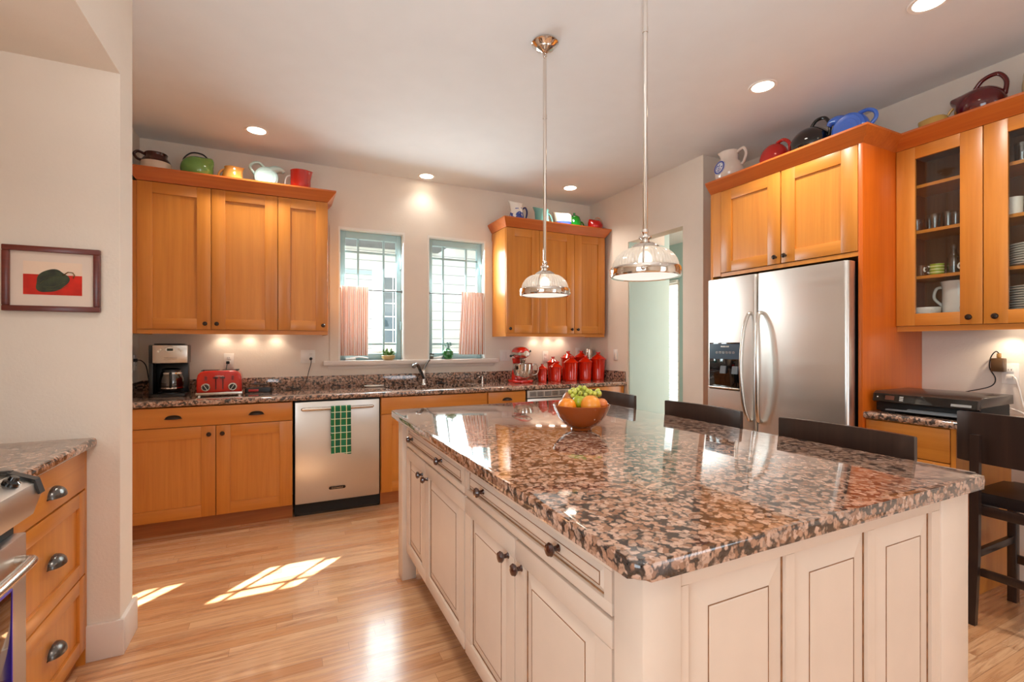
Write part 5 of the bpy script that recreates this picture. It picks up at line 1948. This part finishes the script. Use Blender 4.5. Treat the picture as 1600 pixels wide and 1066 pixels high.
def at(r_, n_, z):
    return (RX * r_ + NX * n_, RY * r_ + NY * n_, z)


fruit('orange', 'orange at the front left of the amber bowl', 'orange', at(-0.062, 0.035, 0.104), 0.042, org, 0.95)
fruit('orange', 'largest orange, front right of the center in the amber bowl', 'orange', at(0.042, 0.036, 0.112), 0.044, peel('orange_peel_pale', rgb(238, 150, 50)), 1.04)
fruit('apple', 'blushed apple at the right side of the amber bowl', 'apple', at(0.083, -0.02, 0.108), 0.037, ap, 0.92, 0.2)
fruit('apple', 'brownish apple at the left back of the amber bowl', 'apple', at(-0.05, -0.052, 0.128), 0.037, peel('russet_skin', rgb(190, 116, 62), 0.05), 0.95, 0.2, (0.5, -0.4, 0))
fruit('apple', 'green apple between the two front oranges', 'apple', at(-0.008, 0.012, 0.124), 0.033, gr_ap, 0.95, 0.18)
fruit('orange', 'orange hidden under the grapes at the back of the bowl', 'orange', at(0.03, -0.058, 0.098), 0.042, org, 0.95)
t = thing('grape_bunch', 'bunch of green grapes heaped on the fruit in the bowl', 'grapes', (BX, BY, CTZ + 0.12))
gmat = peel('green_grape', rgb(196, 200, 84), 0.0)
random.seed(21)
gc = []
for k in range(900):
    a_, b_ = random.uniform(-0.055, 0.082), random.uniform(-0.085, 0.0)
    h_ = 0.068 - 0.3 * abs(a_ - 0.005) ** 1.1 - 0.25 * abs(b_ + 0.045)
    z_ = random.uniform(max(0.015, h_ - 0.035), h_)
    p = Vector(at(a_, b_, z_))
    if all((p - q).length > 0.0185 for q in gc):
        ok = True
        for (r_, n_, zz, rad) in ((-0.062, 0.035, 0.104, 0.042), (0.042, 0.036, 0.112, 0.046), (0.083, -0.02, 0.108, 0.037), (-0.05, -0.052, 0.128, 0.037), (-0.008, 0.012, 0.124, 0.033), (0.03, -0.058, 0.098, 0.042)):
            if (p + Vector((0, 0, 0.12)) - Vector(at(r_, n_, zz))).length < rad + 0.0085:
                ok = False
        if ok:
            gc.append(p)
    if len(gc) >= 34:
        break
g0 = None
for p in gc:
    if g0 is None:
        g0 = MB().ball((0, 0, 0), (0.0105, 0.0105, 0.0118), 14, 9).build('grape', gmat, t, p, smooth=80)
    else:
        g = g0.copy()
        COL.objects.link(g)
        g.location = p
m = MB()
c0 = Vector(at(0.01, -0.045, 0.03))
for p in gc[::2]:
    m.tube([c0, (c0 + p) / 2 + Vector((0, 0, 0.004)), p], 0.0012, 5)
m.build('stalk', plain('grape_stalk', rgb(120, 116, 50), 0.7), t)

# ------------------------------------------------------------------ printer, adapter, cables
t = thing('printer', 'black all-in-one printer on the desk top beside the refrigerator', 'printer', (3.03, 1.54, CTZ), -PI / 2)
pw = 0.455
m = MB()
m.box(0.0, pw, 0.02, 0.33, 0.01, 0.075, 0.005)
m.box(0.02, 0.09, 0.03, 0.1, 0.0, 0.011)
m.box(pw - 0.09, pw - 0.02, 0.03, 0.1, 0.0, 0.011)
m.box(0.02, pw - 0.02, 0.2, 0.3, 0.0, 0.011)
m.build('body', 'blackmatte', t)
m = MB()
m.prism([(0.0, 0.058), (-0.012, 0.066), (-0.002, 0.108), (0.02, 0.12), (0.36, 0.122), (0.365, 0.075), (0.02, 0.075)], -0.003, pw + 0.003, lambda a, b, c: (c, a, b), bev=0.003)
m.build('lid', plain('brown_black_plastic', rgb(58, 46, 40), 0.22, vary=0.05), t)
m = MB()
m.prism([(-0.0125, 0.066), (-0.0035, 0.106), (-0.006, 0.107), (-0.0155, 0.066)], 0.006, pw - 0.006, lambda a, b, c: (c, a, b))
pn = m.build('front_panel', 'blackgloss', t)


def onp(x0, x1, z0_, z1_, mat, nm):
    m = MB()
    f = lambda z: -0.0157 + (z - 0.066) * 0.2375
    m.prism([(f(z0_), z0_), (f(z1_), z1_), (f(z1_) - 0.001, z1_), (f(z0_) - 0.001, z0_)], x0, x1, lambda a, b, c: (c, a, b))
    m.build(nm, mat, pn)


onp(0.06, 0.105, 0.076, 0.099, plain('screen_brown', rgb(96, 58, 46), 0.2), 'screen')
for k in range(3):
    onp(0.128, 0.146, 0.074 + k * 0.009, 0.080 + k * 0.009, plain('key_grey', rgb(170, 164, 158), 0.4), 'button')
onp(0.02, 0.026, 0.086, 0.091, 'white', 'power_light')
onp(0.35, 0.43, 0.072, 0.084, plain('logo_grey', rgb(150, 146, 142), 0.3), 'card_slot')
m = MB()
m.box(0.06, pw - 0.05, -0.01, 0.12, 0.016, 0.024, 0.002)
m.box(0.16, pw - 0.07, -0.005, 0.12, 0.024, 0.032, 0.002)
m.build('paper_tray', plain('grey_tray', rgb(118, 122, 126), 0.35), t)
t = thing('power_adapter', 'brown-black plug-in adapter with thin cord above the printer', 'adapter', (RW, 1.205, 1.185), -PI / 2)
B(-0.028, 0.028, -0.045, -0.007, -0.04, 0.035, 0.005).build('body', plain('adapter_brown', rgb(92, 66, 40), 0.3), t)
B(-0.008, 0.008, -0.03, -0.012, 0.035, 0.062, 0.003).build('neck', plain('adapter_tan', rgb(150, 112, 62), 0.4), t)
m = MB()
m.tube(spline([(0.0, -0.021, 0.06), (-0.012, -0.025, 0.072), (-0.032, -0.025, 0.04), (-0.036, -0.03, -0.02), (-0.012, -0.03, -0.08), (-0.03, -0.04, -0.125), (-0.12, -0.06, -0.16), (-0.2, -0.08, -0.19)], 8), 0.0028, 8)
m.build('cord', 'blackmatte', t)
t = thing('charging_cable', 'white cables looping down from the outlet to the desk top', 'cable', (RW - 0.05, 1.13, CTZ), -PI / 2)
m = MB()
m.tube(spline([(-0.03, 0.038, 0.205), (-0.005, 0.015, 0.2), (0.012, 0.01, 0.14), (0.03, 0.0, 0.06), (0.06, -0.03, 0.012), (0.12, -0.08, 0.006)], 8), 0.004, 8)
m.tube(spline([(-0.13, -0.09, 0.03), (-0.06, -0.06, 0.05), (0.02, -0.05, 0.03), (0.08, -0.08, 0.008), (0.13, -0.12, 0.006), (0.08, -0.15, 0.006), (0.05, -0.14, 0.006)], 8), 0.004, 8)
m.build('wire', 'white', t)
B(-0.042, -0.018, 0.026, 0.041, 0.193, 0.217, 0.003).build('plug', 'white', t)

# ------------------------------------------------------------------ dishes in the glass-front cabinet
GXC = 3.44


def tumbler(label, y, x, z, r=0.026, h=0.075, mat='clear', grp='small glasses on the upper shelf'):
    t = MB().lathe([(0, 0), (r * 0.8, 0), (r * 0.85, 0.003), (r, h), (r * 0.94, h), (r * 0.8, 0.008), (0, 0.008)], 20).build('drinking_glass', mat, None, (x, y, z))
    return tag(t, label, 'glass', grp)


g1 = 'small clear glass among the row behind the left glass door'
first = tumbler(g1, 1.50, 3.40, SHZ[1])
for k, (y, x) in enumerate(((1.455, 3.44), (1.41, 3.39), (1.365, 3.43), (1.32, 3.40), (1.275, 3.45), (1.24, 3.40))):
    g = first.copy()
    COL.objects.link(g)
    g.location = (x, y, SHZ[1])
    g.scale = (1, 1, 1.0 + 0.12 * (k % 3))
t = thing('glass_decanter', 'slim clear glass bottle on the shelf behind the left glass door', 'bottle', (3.42, 1.335, SHZ[0]))
MB().lathe([(0, 0), (0.03, 0), (0.032, 0.01), (0.032, 0.09), (0.014, 0.115), (0.012, 0.14), (0.01, 0.14), (0.012, 0.112), (0.029, 0.088), (0.029, 0.01), (0, 0.008)], 24).build('bottle', 'clear', t)
MB().ball((0, 0, 0.152), 0.016, 14, 8).build('stopper', 'clear', t)
t = thing('glass_pitcher', 'tall clear carafe on the upper shelf behind the left glass door', 'carafe', (3.43, 1.20, SHZ[1]))
MB().lathe([(0, 0), (0.04, 0), (0.045, 0.03), (0.02, 0.10), (0.016, 0.17), (0.014, 0.17), (0.018, 0.1), (0.042, 0.03), (0, 0.006)], 24).build('carafe', 'clear', t)


def greenstripe():
    tt = NT('green_striped_glaze')
    sp = tt.n('ShaderNodeSeparateXYZ')
    tt.t.links.new(tt.coord(), sp.inputs[0])
    f = tt.math('FRACT', tt.math('DIVIDE', sp.outputs[2], 0.017))
    tt.p(col=tt.mix(tt.math('LESS_THAN', f, 0.6), rgb(214, 208, 150), rgb(142, 160, 44)), rough=0.2, coat=0.4)
    return tt.m


gs = greenstripe()


def mug(label, x, y, z, mat, rz, r=0.033, h=0.062, grp=None):
    t = thing('mug', label, 'mug', (x, y, z), rz, grp)
    MB().lathe([(0, 0), (r * 0.9, 0), (r, 0.004), (r, h), (r * 0.92, h), (r * 0.9, 0.006), (0, 0.006)], 24).build('cup', mat, t)
    MB().tube(spline([(r - 0.002, 0, h * 0.8), (r + 0.018, 0, h * 0.78), (r + 0.022, 0, h * 0.45), (r - 0.002, 0, h * 0.2)], 6), 0.0045, 8).build('handle', 'ceramic' if mat is gs else mat, t)
    return t


mug('green-banded mug near the middle of the lower shelf behind the left glass door', 3.39, 1.40, SHZ[0], gs, 2.0, grp='green-banded mugs')
mug('brown mug with pale handle at the left of the lower shelf behind glass', 3.39, 1.475, SHZ[0], plain('brown_mug', rgb(92, 60, 40), 0.2, coat=0.4), -2.2)
mug('green-banded mug at the right of the lower shelf behind the left glass door', 3.39, 1.245, SHZ[0], gs, 1.8, grp='green-banded mugs')
t = thing('stacked_bowl', 'dark shallow bowl between the green-banded mugs behind glass', 'bowl', (3.47, 1.32, SHZ[0]))
MB().lathe([(0, 0), (0.03, 0), (0.055, 0.02), (0.062, 0.045), (0.058, 0.045), (0.03, 0.008), (0, 0.006)], 28).build('bowl', plain('dark_bowl', rgb(74, 66, 62), 0.25), t)
ZB0 = 1.373 + 0.085
t = thing('white_jug', 'large white ceramic jug at the bottom behind the left glass door', 'jug', (3.47, 1.33, ZB0), PI / 2)
MB().lathe([(0, 0), (0.07, 0), (0.074, 0.01), (0.074, 0.16), (0.082, 0.2), (0.076, 0.2), (0.068, 0.16), (0.068, 0.01), (0, 0.008)], 32).build('body', 'ceramic', t)
MB().tube(spline([(0.07, 0, 0.17), (0.105, 0, 0.165), (0.115, 0, 0.11), (0.072, 0, 0.06)], 6), 0.008, 10).build('handle', 'ceramic', t)
t = thing('white_casserole', 'low white casserole dish at the bottom left behind glass', 'dish', (3.405, 1.455, ZB0))
MB().lathe([(0, 0), (0.055, 0), (0.062, 0.01), (0.066, 0.055), (0.06, 0.055), (0.055, 0.012), (0, 0.008)], 32).build('dish', 'ceramic', t)
t = thing('sugar_bowl', 'white lidded sugar bowl at the bottom right of the left glass door', 'bowl', (3.395, 1.245, ZB0))
MB().lathe([(0, 0), (0.032, 0), (0.05, 0.02), (0.054, 0.045), (0.044, 0.068), (0, 0.07)], 28).build('bowl', 'ceramic', t)
MB().lathe([(0, 0.068), (0.046, 0.068), (0.03, 0.086), (0.012, 0.092), (0.011, 0.104), (0.014, 0.11), (0, 0.114)], 28).build('lid', 'ceramic', t)
pm = MB().lathe([(0, 0), (0.075, 0), (0.112, 0.010), (0.113, 0.0135), (0.075, 0.004), (0, 0.004)], 40)
p0 = pm.build('dinner_plate', 'ceramic', None, (3.45, 1.0, ZB0))
LB1 = 'white dinner plate in the stack at the bottom behind the right glass door'
tag(p0, LB1, 'plate', 'lower stack of white plates')
for k in range(1, 11):
    c = p0.copy()
    COL.objects.link(c)
    c.location = (3.45, 1.0, ZB0 + 0.0125 * k)
for k in range(9):
    c = p0.copy()
    COL.objects.link(c)
    c.location = (3.45, 1.0, SHZ[0] + 0.0125 * k)
    c['label'] = 'white plate in the stack on the shelf behind the right glass door'
    c['group'] = 'upper stack of white plates'
mug('white mug at the left of the upper shelf behind the right glass door', 3.40, 1.085, SHZ[1], 'ceramic', 2.6, 0.036, 0.09)
mug('white mug next to the edge mug behind the right glass door', 3.42, 0.995, SHZ[1], 'ceramic', 2.9, 0.042, 0.11)
a = tumbler('clear stemless glass on the top shelf behind the right glass door', 1.06, 3.42, SHZ[2], 0.03, 0.10, grp='glasses on the top shelf')
for y, x in ((1.005, 3.39), (0.96, 3.44)):
    c = a.copy()
    COL.objects.link(c)
    c.location = (x, y, SHZ[2])
t = thing('salt_shaker', 'small silver shaker lying at the top shelf edge behind glass', 'shaker', (3.38, 1.285, SHZ[2]))
MB().lathe([(0, 0), (0.012, 0), (0.013, 0.02), (0.009, 0.034), (0, 0.036)], 16, (0, 0, 0.013), Matrix.Rotation(PI / 2, 4, 'X')).build('shaker', 'chrome', t)
